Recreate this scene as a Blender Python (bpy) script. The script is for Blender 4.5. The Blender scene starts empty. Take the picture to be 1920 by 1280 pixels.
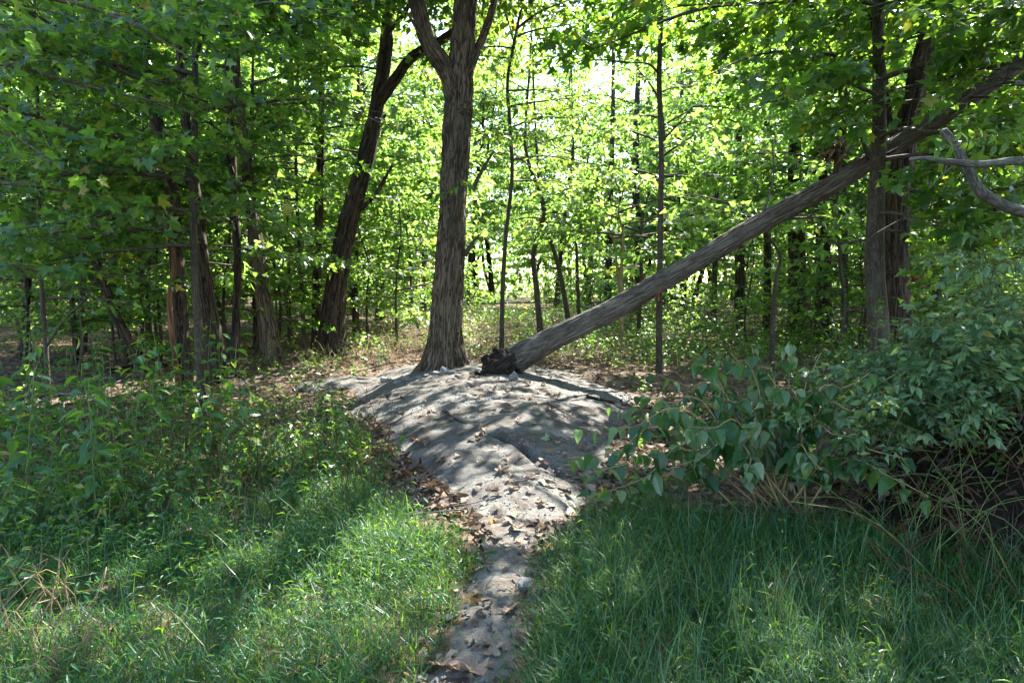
import bpy, math, random
import numpy as np
from mathutils import Matrix, Vector

# ------------------------------------------------------------------ camera, sky, sun, exposure
scn = bpy.context.scene
COL = scn.collection
CAM_H = 1.6
PITCH = math.atan(100 / 1280)
F = 1280.0
cd = bpy.data.cameras.new('camera'); cam = bpy.data.objects.new('camera', cd); COL.objects.link(cam)
cd.sensor_width = 36; cd.lens = 24; cd.clip_start = 0.05; cd.clip_end = 2000
cam.location = (0, 0, CAM_H); cam.rotation_euler = (math.pi / 2 - PITCH, 0, 0)
scn.camera = cam

SUN_AZ, SUN_EL = math.radians(33), math.radians(48)       # azimuth to the right of the viewing direction
SUN = np.array([math.sin(SUN_AZ) * math.cos(SUN_EL), math.cos(SUN_AZ) * math.cos(SUN_EL), math.sin(SUN_EL)])
world = bpy.data.worlds.new('World'); scn.world = world; world.use_nodes = True
wn = world.node_tree
bg = wn.nodes['Background']
sky = wn.nodes.new('ShaderNodeTexSky'); sky.sky_type = 'NISHITA'; sky.sun_disc = False
sky.sun_elevation = SUN_EL; sky.sun_rotation = SUN_AZ; sky.dust_density = 1.0; sky.air_density = 1.0
wn.links.new(sky.outputs[0], bg.inputs[0]); bg.inputs[1].default_value = 0.125
sl = bpy.data.lights.new('sun', 'SUN'); sl.energy = 5.0; sl.angle = math.radians(0.53); sl.color = (1.0, 0.965, 0.90)
so = bpy.data.objects.new('sun', sl); COL.objects.link(so)
so.rotation_euler = Vector((-SUN).tolist()).to_track_quat('-Z', 'Y').to_euler()
scn.view_settings.view_transform = 'Standard'; scn.view_settings.look = 'None'
scn.view_settings.gamma = 1.0; scn.view_settings.use_curve_mapping = False
scn.view_settings.exposure = 2.8
scn.render.engine = 'CYCLES'
cy = scn.cycles
cy.max_bounces = 6; cy.diffuse_bounces = 3; cy.glossy_bounces = 1; cy.transmission_bounces = 4; cy.transparent_max_bounces = 4
cy.use_denoising = True; cy.sample_clamp_indirect = 6.0; cy.caustics_reflective = False; cy.caustics_refractive = False

# ------------------------------------------------------------------ maths helpers
RNG = np.random.default_rng(11)
cP, sP = math.cos(PITCH), math.sin(PITCH)

def at(px, py, depth):
    """world point seen at photo pixel (1920x1280) whose world Y is depth"""
    u, v = (px - 960) / F, (640 - py) / F
    d = np.array([u, cP + v * sP, -sP + v * cP])
    return np.array([0, 0, CAM_H]) + d * (depth / d[1])

def project(p):
    p = np.asarray(p, float); q = p - np.array([0, 0, CAM_H])
    w = q[..., 1] * cP - q[..., 2] * sP
    w = np.where(w < 0.05, 0.05, w)
    v = (q[..., 1] * sP + q[..., 2] * cP) / w
    return 960 + F * q[..., 0] / w, 640 - F * v, w

def ss(t):
    t = np.clip(t, 0, 1); return t * t * (3 - 2 * t)

def _hash(i, j, k):
    h = (i * 374761393 + j * 668265263 + k * 2147483647) & 0xFFFFFFFF
    h = ((h ^ (h >> 13)) * 1274126177) & 0xFFFFFFFF
    return ((h ^ (h >> 16)) & 0xFFFF) / 65535.0

def vn(x, y, z=0.0):
    x, y, z = np.broadcast_arrays(np.asarray(x, float), np.asarray(y, float), np.asarray(z, float))
    i, j, k = np.floor(x).astype(np.int64), np.floor(y).astype(np.int64), np.floor(z).astype(np.int64)
    u, v, w = ss(x - i), ss(y - j), ss(z - k)
    o = 0
    for a in (0, 1):
        for b in (0, 1):
            for c in (0, 1):
                o = o + _hash(i + a, j + b, k + c) * (u if a else 1 - u) * (v if b else 1 - v) * (w if c else 1 - w)
    return o * 2 - 1

def fbm(x, y, z=0.0, oct=4):
    o, a = 0, 1.0
    for n in range(oct):
        o = o + a * vn(np.asarray(x) * 2 ** n + 17.3 * n, np.asarray(y) * 2 ** n + 5.1 * n, np.asarray(z) * 2 ** n); a *= .5
    return o

def interp(y, ys, vs):
    return np.interp(y, ys, vs)

# ------------------------------------------------------------------ terrain
def base_h(x, y):
    x = np.asarray(x, float); y = np.asarray(y, float)
    h = 0.30 * ss((y - 4) / 8) + 0.40 * (1 - np.exp(-np.maximum(y - 11, 0) / 28))
    h = h + 1.05 * ss((x - 2.35) / 1.7) * ss((y - 2.6) / 1.6) * (1 - ss((y - 5.6) / 2.6))
    h = h + 0.10 * ss((np.abs(x) - 5) / 10) * ss((y - 8) / 6)
    h = h + 0.05 * vn(x * .45, y * .45, 3.3) + 0.02 * vn(x * 1.4, y * 1.4, 7.7)
    h = h + 0.25 * vn(x * .11, y * .11, 1.2) * ss((y - 13) / 12)
    return h

RK_Y = [4.1, 4.6, 5.4, 6.2, 7.3, 8.4, 9.4, 10.4, 11.3, 11.9]
RK_W = [0.16, 0.44, 0.82, 1.18, 1.60, 1.92, 2.05, 1.9, 1.3, 0.4]
RK_C = [0.02, 0.05, 0.02, -0.04, -0.16, -0.30, -0.40, -0.5, -0.55, -0.55]
RK_H = [0.01, 0.04, 0.10, 0.16, 0.22, 0.25, 0.23, 0.17, 0.10, 0.02]

def rock_profile(x, y):
    w = interp(y, RK_Y, RK_W) * (1 + 0.10 * vn(np.asarray(y) * 1.3, np.sign(np.asarray(x)) * 3.0, 9.0)); c = interp(y, RK_Y, RK_C)
    d = np.abs(x - c) / np.maximum(w, 1e-3)
    out = np.where((np.asarray(y) < 4.1) | (np.asarray(y) > 11.9), 3.0, d)
    return out

def rock_z(x, y):
    d = rock_profile(x, y); H = interp(y, RK_Y, RK_H)
    z = base_h(x, y) - 0.10 + (H + 0.10) * np.clip(1 - np.clip(d, 0, 1.5) ** 1.9, -0.6, 1)
    z = z + 0.03 * vn(x * 1.1 + y * .5, y * .9, 2.0) + 0.015 * fbm(x * 3, y * 2.2, 4.0, 4) + .05 * vn(x * 1.9, y * 1.9, 8.1) * ss((d - .55) / .5)
    # sloping ledges that step down to the lower left and one open fissure
    s = (x * 0.55 + y * 0.83) * 2.1 + 0.5 * vn(x * .8, y * .8, 5.5)
    z = z + 0.008 * (np.abs((s % 1) - .5) - .25) * ss((y - 5) / 1)
    z = z + .010 * vn(x * 9, y * 9, 3.0) + .006 * vn(x * 21, y * 21, 6.0)
    return z

def ground_h(x, y):
    """top surface of whatever one walks on"""
    b = base_h(x, y)
    d = rock_profile(x, y)
    r = np.where(d < 1.15, rock_z(x, y), -9)
    return np.maximum(b, r)

def path_c(y):
    return interp(y, [1.0, 2.0, 2.6, 3.2, 3.9, 4.6], [-.34, -.26, -.19, -.10, -.03, .02])

def path_w(y):
    return interp(y, [1.0, 2.0, 2.8, 3.4, 3.9, 4.6], [.24, .20, .15, .16, .11, .17])

# ------------------------------------------------------------------ mesh building
class MB:
    def __init__(self):
        self.V, self.Q, self.T, self.B, self.n = [], [], [], [], 0

    def add(self, V, Q=None, T=None, B=None):
        V = np.asarray(V, float).reshape(-1, 3)
        if Q is not None and len(Q): self.Q.append(np.asarray(Q, np.int64).reshape(-1, 4) + self.n)
        if T is not None and len(T): self.T.append(np.asarray(T, np.int64).reshape(-1, 3) + self.n)
        self.V.append(V); self.B.append(np.zeros_like(V) if B is None else np.asarray(B, float)); self.n += len(V)
        return self

    def mesh(self, name, mat, origin=None, smooth=True, bark=True):
        V = np.concatenate(self.V) if self.V else np.zeros((0, 3))
        if origin is not None: V = V - np.asarray(origin)
        Q = np.concatenate(self.Q) if self.Q else np.zeros((0, 4), np.int64)
        T = np.concatenate(self.T) if self.T else np.zeros((0, 3), np.int64)
        me = bpy.data.meshes.new(name)
        me.vertices.add(len(V)); me.vertices.foreach_set('co', V.astype(np.float32).ravel())
        me.loops.add(Q.size + T.size); me.loops.foreach_set('vertex_index', np.concatenate([Q.ravel(), T.ravel()]).astype(np.int32))
        np_ = len(Q) + len(T); me.polygons.add(np_)
        st = np.concatenate([np.arange(len(Q)) * 4, Q.size + np.arange(len(T)) * 3]).astype(np.int32)
        me.polygons.foreach_set('loop_start', st)
        me.polygons.foreach_set('use_smooth', np.full(np_, smooth))
        if bark and self.B:
            a = me.attributes.new('bark', 'FLOAT_VECTOR', 'POINT'); a.data.foreach_set('vector', np.concatenate(self.B).astype(np.float32).ravel())
        me.update(calc_edges=True)
        if mat: me.materials.append(mat)
        return me

def link(name, me, parent=None, loc=None):
    o = bpy.data.objects.new(name, me); COL.objects.link(o)
    if parent is not None: o.parent = parent
    if loc is not None: o.location = loc
    return o

def tag(o, label=None, cat=None, group=None, kind=None):
    if label: o['label'] = label
    if cat: o['category'] = cat
    if group: o['group'] = group
    if kind: o['kind'] = kind
    return o

def empty(name, loc, label, cat, group=None):
    o = bpy.data.objects.new(name, None); COL.objects.link(o); o.location = [float(v) for v in loc]; o.empty_display_size = .2
    return tag(o, label, cat, group)

def smooth_path(P, n):
    P = np.asarray(P, float)
    if len(P) == 2: return P[0] + (P[1] - P[0]) * np.linspace(0, 1, n)[:, None]
    E = np.vstack([2 * P[0] - P[1], P, 2 * P[-1] - P[-2]])
    L = np.concatenate([[0], np.cumsum(np.linalg.norm(np.diff(P, axis=0), axis=1) + 1e-9)])
    s = np.linspace(0, L[-1], n); k = np.clip(np.searchsorted(L, s, 'right') - 1, 0, len(P) - 2)
    t = ((s - L[k]) / (L[k + 1] - L[k]))[:, None]
    a, b, c, d = E[k], E[k + 1], E[k + 2], E[k + 3]
    return .5 * (2 * b + (c - a) * t + (2 * a - 5 * b + 4 * c - d) * t ** 2 + (3 * b - a - 3 * c + d) * t ** 3)

def frames(P):
    T = np.gradient(P, axis=0); T /= np.linalg.norm(T, axis=1, keepdims=True) + 1e-12
    N = np.zeros_like(T); r = np.array([0, 1, 0.]) if abs(T[0] @ [0, 1, 0]) < .9 else np.array([1., 0, 0])
    n = r - T[0] * (r @ T[0]); n /= np.linalg.norm(n)
    for i in range(len(P)):
        n = n - T[i] * (n @ T[i]); n /= np.linalg.norm(n) + 1e-12; N[i] = n
    return T, N, np.cross(T, N)

def tube(mb, P, R, seg=8, disp=None, cap=True):
    """P (n,3) path, R (n,) radii; disp(theta (1,seg), length (n,1), R (n,1)) -> radius factor offset in metres"""
    P = np.asarray(P, float); R = np.broadcast_to(np.asarray(R, float), (len(P),))
    T, N, Bn = frames(P)
    th = np.linspace(0, 2 * np.pi, seg, endpoint=False)[None, :]
    Ls = np.concatenate([[0], np.cumsum(np.linalg.norm(np.diff(P, axis=0), axis=1))])[:, None]
    rr = R[:, None] + (disp(th, Ls, R[:, None]) if disp is not None else 0) + 0 * th
    V = P[:, None] + rr[..., None] * (np.cos(th)[..., None] * N[:, None] + np.sin(th)[..., None] * Bn[:, None])
    n = len(P)
    B = np.stack([np.cos(th) * R[:, None], np.sin(th) * R[:, None], Ls + 0 * th], -1)
    i = np.arange(n - 1)[:, None] * seg; j = np.arange(seg)[None, :]; j2 = (j + 1) % seg
    Q = np.stack([i + j, i + j2, i + seg + j2, i + seg + j], -1).reshape(-1, 4)
    V = V.reshape(-1, 3); B = B.reshape(-1, 3); Tr = None
    if cap:
        V = np.vstack([V, P[-1] + T[-1] * R[-1] * .4, P[0] - T[0] * R[0] * .2]); B = np.vstack([B, B[-1], B[0]])
        e = (n - 1) * seg; jj = np.arange(seg)
        Tr = np.vstack([np.stack([e + jj, e + (jj + 1) % seg, np.full(seg, n * seg)], -1), np.stack([(jj + 1) % seg, jj, np.full(seg, n * seg + 1)], -1)])
    mb.add(V, Q, Tr, B)

def furrow(depth, freq, seed, flare=0.0, lobes=5, stretch=.16):
    def f(th, L, R):
        x, y = np.cos(th) * R * freq, np.sin(th) * R * freq
        w = .5 * vn(L * 1.1 + 0 * th, th * 0 + seed, 3.1)
        r1 = 1 - np.abs(vn(x + w, y + w, L * freq * stretch + seed)) * 2.2
        r2 = 1 - np.abs(vn(x * 2.1, y * 2.1, L * freq * stretch * 2.4 + seed + 9)) * 2
        d = depth * (-np.clip(r1, 0, 1) * 1.0 - .45 * np.clip(r2, 0, 1))
        d = d + R * .05 * vn(np.cos(th) * 1.3, np.sin(th) * 1.3, L * 1.6 + seed)
        if flare:
            k = np.exp(-L / .34)
            d = d + R * flare * k * (1 + .55 * np.sin(lobes * th + seed) + .25 * np.sin((2 * lobes - 1) * th + 2 * seed))
        return d
    return f

# ------------------------------------------------------------------ materials
def mat(name):
    m = bpy.data.materials.new(name); m.use_nodes = True
    nt = m.node_tree; nt.nodes.clear()
    return m, nt, nt.nodes.new, nt.links.new

def ramp(nt, src, stops, interp_='LINEAR'):
    r = nt.nodes.new('ShaderNodeValToRGB'); r.color_ramp.interpolation = interp_
    while len(r.color_ramp.elements) < len(stops): r.color_ramp.elements.new(.5)
    for e, (p, c) in zip(r.color_ramp.elements, stops): e.position = p; e.color = (*c, 1)
    nt.links.new(src, r.inputs[0]); return r.outputs[0]

def noise(nt, vec, scale, detail=4, rough=.55, dist=0.0):
    n = nt.nodes.new('ShaderNodeTexNoise'); n.inputs['Scale'].default_value = scale; n.inputs['Detail'].default_value = detail
    n.inputs['Roughness'].default_value = rough; n.inputs['Distortion'].default_value = dist
    if vec is not None: nt.links.new(vec, n.inputs['Vector'])
    return n.outputs[0]

def mixc(nt, fac, a, b, typ='MIX'):
    m = nt.nodes.new('ShaderNodeMix'); m.data_type = 'RGBA'; m.blend_type = typ
    for s, v in ((0, fac), (6, a), (7, b)):
        if isinstance(v, (int, float)): m.inputs[s].default_value = v
        elif isinstance(v, tuple): m.inputs[s].default_value = (*v, 1)
        else: nt.links.new(v, m.inputs[s])
    return m.outputs[2]

def out_surface(nt, sh):
    o = nt.nodes.new('ShaderNodeOutputMaterial'); nt.links.new(sh, o.inputs[0])

def bump(nt, h, strength, dist):
    b = nt.nodes.new('ShaderNodeBump'); b.inputs['Strength'].default_value = strength; b.inputs['Distance'].default_value = dist
    nt.links.new(h, b.inputs['Height']); return b.outputs[0]

def bark_mat(name, lo, hi, tint=None, freq=14.0, stretch=.14, rough=.85, bumpd=.01, crack=1.0):
    m, nt, N, L = mat(name)
    a = N('ShaderNodeAttribute'); a.attribute_name = 'bark'
    mp = N('ShaderNodeMapping'); mp.inputs['Scale'].default_value = (1, 1, stretch); L(a.outputs['Vector'], mp.inputs[0])
    f = noise(nt, mp.outputs[0], freq, 6, .62, .6)
    f2 = noise(nt, a.outputs['Vector'], 2.2, 4)
    c = ramp(nt, f, [(.30, tuple(v * .6 for v in hi)), (.70, tuple(min(1, v * 1.15) for v in hi))])
    mp2 = N('ShaderNodeMapping'); mp2.inputs['Scale'].default_value = (1, 1, stretch * .45); L(a.outputs['Vector'], mp2.inputs[0])
    fc = noise(nt, mp2.outputs[0], freq * .75, 4, .55, 1.4)
    ck = ramp(nt, fc, [(.40, (0, 0, 0)), (.485, (crack,) * 3), (.53, (crack,) * 3), (.60, (0, 0, 0))])
    c = mixc(nt, ck, c, lo)
    if tint: c = mixc(nt, ramp(nt, f2, [(.48, (0, 0, 0)), (.70, (.5, .5, .5))]), c, tint)
    p = N('ShaderNodeBsdfPrincipled'); L(c, p.inputs['Base Color']); p.inputs['Roughness'].default_value = rough
    p.inputs['Specular IOR Level'].default_value = .2
    L(bump(nt, f, .9, bumpd), p.inputs['Normal']); out_surface(nt, p.outputs[0]); return m

def leaf_mat(name, stops, trans, tw=.45, rough=.45, spec=.4, under=None):
    """stops: colours over the leaf-to-leaf random; trans: colour of light shining through"""
    m, nt, N, L = mat(name)
    g = N('ShaderNodeNewGeometry'); oi = N('ShaderNodeObjectInfo')
    ad = N('ShaderNodeMath'); ad.operation = 'ADD'; L(g.outputs['Random Per Island'], ad.inputs[0]); L(oi.outputs['Random'], ad.inputs[1])
    fr = N('ShaderNodeMath'); fr.operation = 'FRACT'; L(ad.outputs[0], fr.inputs[0])
    c = ramp(nt, fr.outputs[0], stops)
    hs = ramp(nt, fr.outputs[0], [(0, tuple(v * .40 for v in trans)), (.35, tuple(v * .65 for v in trans)), (.7, trans), (.94, tuple(v * 1.15 for v in trans)), (1, (min(1, trans[0] * 1.9), trans[1] * 1.05, trans[2]))])
    tc = N('ShaderNodeTexCoord'); nn = noise(nt, tc.outputs['Object'], 45, 2)
    c = mixc(nt, .35, c, ramp(nt, nn, [(.3, (.35, .35, .35)), (.7, (1, 1, 1))]), 'MULTIPLY')
    if under: c = mixc(nt, g.outputs['Backfacing'], c, under)
    p = N('ShaderNodeBsdfPrincipled'); L(c, p.inputs['Base Color']); p.inputs['Roughness'].default_value = rough; p.inputs['Specular IOR Level'].default_value = spec
    t = N('ShaderNodeBsdfTranslucent'); L(hs, t.inputs[0])
    mx = N('ShaderNodeMixShader'); mx.inputs[0].default_value = tw; L(p.outputs[0], mx.inputs[1]); L(t.outputs[0], mx.inputs[2])
    out_surface(nt, mx.outputs[0]); return m

M = {}
M['oak_bark'] = bark_mat('oak_bark', (.022, .015, .010), (.150, .110, .076), (.10, .098, .07), 30, .22, bumpd=.03)
M['rough_bark'] = bark_mat('rough_bark', (.010, .007, .005), (.085, .060, .041), None, 24, .18, bumpd=.03)
M['smooth_bark'] = bark_mat('smooth_bark', (.035, .028, .02), (.085, .07, .052), (.075, .08, .058), 26, .6, bumpd=.006)
M['log_bark'] = bark_mat('log_bark', (.026, .020, .015), (.165, .142, .115), (.16, .155, .135), 44, .13, bumpd=.03, crack=.85)
M['rot'] = bark_mat('rotten_wood', (.008, .006, .005), (.035, .024, .018), None, 18, .3)
M['red_wood'] = bark_mat('dead_red_wood', (.06, .028, .014), (.21, .11, .06), None, 15, .1)
M['grey_wood'] = bark_mat('lichened_wood', (.05, .045, .04), (.15, .145, .135), (.21, .22, .205), 40, .5, bumpd=.01)
M['twig'] = bark_mat('twig_bark', (.05, .04, .03), (.12, .1, .075), None, 30, .5, bumpd=.002)
M['stem_green'] = bark_mat('green_stem', (.07, .10, .03), (.14, .17, .06), None, 30, .5, bumpd=.001)
M['stem_tan'] = bark_mat('tan_stem', (.17, .12, .06), (.30, .23, .12), None, 30, .5, bumpd=.001)

GREEN = [(0, (.016, .070, .020)), (.45, (.030, .100, .028)), (.9, (.055, .13, .030)), (.965, (.16, .16, .02)), (1, (.24, .19, .02))]
M['maple_leaf'] = leaf_mat('maple_leaf', GREEN, (.28, .52, .04), .46, .33, .5)
M['forest_leaf'] = leaf_mat('forest_leaf', [(0, (.022, .080, .016)), (.5, (.038, .112, .022)), (.96, (.07, .14, .025)), (1, (.2, .17, .02))], (.38, .63, .10), .54, .36, .5)
M['oak_leaf'] = leaf_mat('oak_leaf', [(0, (.020, .075, .020)), (.5, (.036, .11, .028)), (1, (.065, .13, .03))], (.30, .46, .05), .45, .33, .5)
M['heart_leaf'] = leaf_mat('heart_leaf', [(0, (.010, .055, .012)), (.6, (.020, .080, .018)), (1, (.045, .115, .022))], (.24, .42, .04), .32, .34, .5, under=(.15, .23, .14))
M['small_leaf'] = leaf_mat('small_leaf', [(0, (.055, .13, .065)), (.6, (.10, .19, .10)), (.95, (.16, .25, .12)), (1, (.26, .24, .06))], (.26, .44, .08), .38, .4, .45)
M['weed_leaf'] = leaf_mat('weed_leaf', [(0, (.016, .075, .020)), (.6, (.032, .11, .026)), (.95, (.06, .15, .03)), (1, (.24, .2, .03))], (.28, .52, .04), .42, .34, .5)
M['grass'] = leaf_mat('grass_blade', [(0, (.010, .062, .020)), (.55, (.016, .088, .026)), (.85, (.030, .115, .026)), (.94, (.055, .125, .035)), (1, (.16, .13, .06))], (.24, .46, .03), .38, .46, .4)
M['grass_fine'] = leaf_mat('grass_stalk', [(0, (.025, .095, .038)), (.7, (.05, .13, .05)), (.92, (.08, .15, .06)), (1, (.20, .17, .08))], (.16, .34, .05), .3, .42, .45)
M['herb'] = leaf_mat('herb_leaf', [(0, (.028, .105, .014)), (.6, (.05, .14, .02)), (1, (.10, .17, .025))], (.26, .46, .05), .42, .4, .4)
M['straw'] = leaf_mat('dry_grass', [(0, (.12, .09, .05)), (.5, (.21, .165, .09)), (.85, (.30, .25, .15)), (1, (.12, .14, .05))], (.28, .22, .10), .3, .7, .2)
M['litter'] = leaf_mat('dead_leaf', [(0, (.055, .035, .024)), (.35, (.12, .08, .055)), (.7, (.20, .14, .10)), (.9, (.29, .21, .16)), (.96, (.30, .13, .03)), (1, (.33, .25, .06))], (.20, .12, .05), .14, .7, .25)
M['dry_maple'] = leaf_mat('dry_maple_leaf', [(0, (.16, .10, .07)), (.5, (.25, .17, .12)), (1, (.36, .27, .20))], (.20, .12, .05), .15, .65, .25)
M['pale_leaf'] = leaf_mat('pale_green_leaf', [(0, (.16, .22, .10)), (1, (.26, .30, .16))], (.2, .28, .08), .2, .6, .3)

def rock_mat(name, cols, dirt=None, spk=.35):
    m, nt, N, L = mat(name)
    tc = N('ShaderNodeTexCoord'); v = tc.outputs['Object']
    n1 = noise(nt, v, 1.3, 6, .6); n2 = noise(nt, v, 26, 5, .7); n3 = noise(nt, v, 130, 3, .7)
    c = ramp(nt, n1, [(.3, cols[0]), (.5, cols[1]), (.72, cols[2])])
    c = mixc(nt, spk, c, ramp(nt, n2, [(.3, (.35, .35, .36)), (.55, (1, 1, 1)), (.75, (1.25, 1.25, 1.22))]), 'MULTIPLY')
    c = mixc(nt, spk, c, ramp(nt, n3, [(.32, (.4, .4, .42)), (.5, (1, 1, 1)), (.7, (1.35, 1.35, 1.3))]), 'MULTIPLY')
    if dirt:
        n4 = noise(nt, v, 2.7, 8, .7, .8)
        c = mixc(nt, ramp(nt, n4, [(.48, (0, 0, 0)), (.60, (.9, .9, .9))]), c, dirt)
        n5 = noise(nt, v, 7.5, 6, .7, .5); c = mixc(nt, ramp(nt, n5, [(.58, (0, 0, 0)), (.68, (.6, .6, .6))]), c, (.05, .058, .03))
    p = N('ShaderNodeBsdfPrincipled'); L(c, p.inputs['Base Color']); p.inputs['Roughness'].default_value = .88; p.inputs['Specular IOR Level'].default_value = .2
    ad = N('ShaderNodeMath'); ad.operation = 'ADD'; L(n2, ad.inputs[0]); L(n3, ad.inputs[1])
    L(bump(nt, ad.outputs[0], .9, .02), p.inputs['Normal']); out_surface(nt, p.outputs[0]); return m

M['rock'] = rock_mat('bedrock', [(.10, .094, .084), (.16, .151, .134), (.22, .207, .183)], (.075, .058, .045), .8)
M['path'] = rock_mat('trodden_dirt', [(.15, .133, .11), (.22, .20, .168), (.29, .268, .226)], (.10, .078, .060), .5)
M['stone'] = rock_mat('loose_stone', [(.15, .15, .145), (.24, .24, .23), (.32, .32, .30)], None)

def ground_mat():
    m, nt, N, L = mat('forest_soil')
    tc = N('ShaderNodeTexCoord'); v = tc.outputs['Object']
    n1 = noise(nt, v, .35, 5, .6); n2 = noise(nt, v, 9, 6, .7); n3 = noise(nt, v, 2.2, 4, .6)
    c = ramp(nt, n2, [(.28, (.028, .020, .014)), (.45, (.085, .060, .042)), (.6, (.14, .10, .072)), (.78, (.22, .165, .12))])
    c = mixc(nt, ramp(nt, n1, [(.52, (0, 0, 0)), (.68, (.7, .7, .7))]), c, (.07, .075, .028))
    vo = N('ShaderNodeTexVoronoi'); vo.inputs['Scale'].default_value = 9; L(v, vo.inputs['Vector'])
    c = mixc(nt, .55, c, ramp(nt, vo.outputs['Color'], [(.2, (.45, .42, .4)), (.8, (1.3, 1.25, 1.2))]), 'MULTIPLY')
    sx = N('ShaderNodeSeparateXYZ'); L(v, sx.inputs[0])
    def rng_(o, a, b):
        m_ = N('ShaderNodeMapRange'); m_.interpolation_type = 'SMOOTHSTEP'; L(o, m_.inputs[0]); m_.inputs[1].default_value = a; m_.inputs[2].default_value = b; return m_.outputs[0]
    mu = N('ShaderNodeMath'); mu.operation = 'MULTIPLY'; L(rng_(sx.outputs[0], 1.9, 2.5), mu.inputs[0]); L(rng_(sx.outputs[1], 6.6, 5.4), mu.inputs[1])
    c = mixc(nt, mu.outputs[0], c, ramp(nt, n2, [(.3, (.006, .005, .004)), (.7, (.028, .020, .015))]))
    p = N('ShaderNodeBsdfPrincipled'); L(c, p.inputs['Base Color']); p.inputs['Roughness'].default_value = .95; p.inputs['Specular IOR Level'].default_value = .1
    L(bump(nt, n2, .8, .03), p.inputs['Normal']); out_surface(nt, p.outputs[0]); return m
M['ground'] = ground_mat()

# ------------------------------------------------------------------ ground, rock, path
def grid_mesh(X, Y, Z):
    ny, nx = X.shape
    i = np.arange(ny - 1)[:, None] * nx; j = np.arange(nx - 1)[None, :]
    Q = np.stack([i + j, i + j + 1, i + nx + j + 1, i + nx + j], -1).reshape(-1, 4)
    return np.stack([X, Y, Z], -1).reshape(-1, 3), Q

t = np.linspace(-1, 1, 201); gx = np.sinh(t * 4.6) / np.sinh(4.6) * 260
t = np.linspace(0, 1, 231); gy = -25 + np.concatenate([np.linspace(0, 25, 20, endpoint=False), 25 + (np.sinh(np.linspace(0, 1, 181) * 4.0) / np.sinh(4.0)) * 320])
X, Y = np.meshgrid(gx, gy)
Z = base_h(X, Y)
Z = Z - 0.22 * (1 - ss((rock_profile(X, Y) - .55) / .4)) * (rock_profile(X, Y) < 1)
V, Q = grid_mesh(X, Y, Z)
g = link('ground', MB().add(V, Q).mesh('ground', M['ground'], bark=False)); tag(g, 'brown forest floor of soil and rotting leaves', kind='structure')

ys = np.linspace(4.12, 11.85, 300); us = np.linspace(-1.12, 1.12, 160)
Yr, Ur = np.meshgrid(ys, us, indexing='ij')
Xr = interp(Yr, RK_Y, RK_C) + Ur * interp(Yr, RK_Y, RK_W) * 1.02
Zr = rock_z(Xr, Yr)
def groove(Z, pts, width, depth):
    P = smooth_path(np.array([[*p, 0] for p in pts]), 60)[:, :2]
    d = np.min(np.hypot(Xr[..., None] - P[:, 0] - .025 * vn(Yr * 6, Xr * 6, 1)[..., None], Yr[..., None] - P[:, 1]), -1)
    return Z - depth * np.exp(-(d / width) ** 2)
_GY = np.concatenate([np.linspace(1.0, 14, 420), np.linspace(14.1, 60, 130)])
def gp(px, py, z=.35):   # ground point under a photo pixel
    u, v = (px - 960) / F, (640 - py) / F
    d = np.array([u, cP + v * sP, -sP + v * cP])
    xs = d[0] * _GY / d[1]; h = ground_h(xs, _GY); rz = CAM_H + d[2] * _GY / d[1]
    i = int(np.argmax(rz <= h)) if (rz <= h).any() else len(_GY) - 1
    return np.array([xs[i], _GY[i], h[i]])
Zr = groove(Zr, [gp(918, 812)[:2], gp(960, 828)[:2], gp(1000, 850)[:2], gp(1040, 885)[:2]], .045, .13)
Zr = groove(Zr, [gp(858, 726)[:2], gp(880, 721)[:2], gp(900, 716)[:2]], .06, .12)
Zr = groove(Zr, [gp(930, 745)[:2], gp(1000, 748)[:2], gp(1075, 760)[:2]], .03, .045)
Zr = groove(Zr, [gp(800, 790)[:2], gp(830, 775)[:2], gp(850, 760)[:2]], .03, .04)
V, Q = grid_mesh(Xr, Yr, Zr)
rk = link('rock_outcrop', MB().add(V, Q).mesh('rock_outcrop', M['rock'], bark=False)); tag(rk, 'smooth grey hump of bare bedrock rising from the path to the big oak', kind='structure')

ys = np.linspace(.6, 4.75, 150); us = np.linspace(-1, 1, 40)
Yp, Up = np.meshgrid(ys, us, indexing='ij')
Wp = path_w(Yp) * (1.45 + .45 * vn(Yp * 3, np.sign(Up) * 2 + 0 * Up, 4.4) + .25 * vn(Yp * 11, np.sign(Up) * 5 + 0 * Up, 1.4))
Xp = path_c(Yp) + Up * Wp
Zp = base_h(Xp, Yp) + .02 * (1 - np.abs(Up) ** 3) - .008 * (np.abs(Up) > .97) + .022 * fbm(Xp * 5, Yp * 5, 1.1, 4) - .006
V, Q = grid_mesh(Xp, Yp, Zp)
po = link('dirt_path', MB().add(V, Q).mesh('dirt_path', M['path'], bark=False)); tag(po, 'narrow trodden dirt path through the grass', kind='structure')

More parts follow.
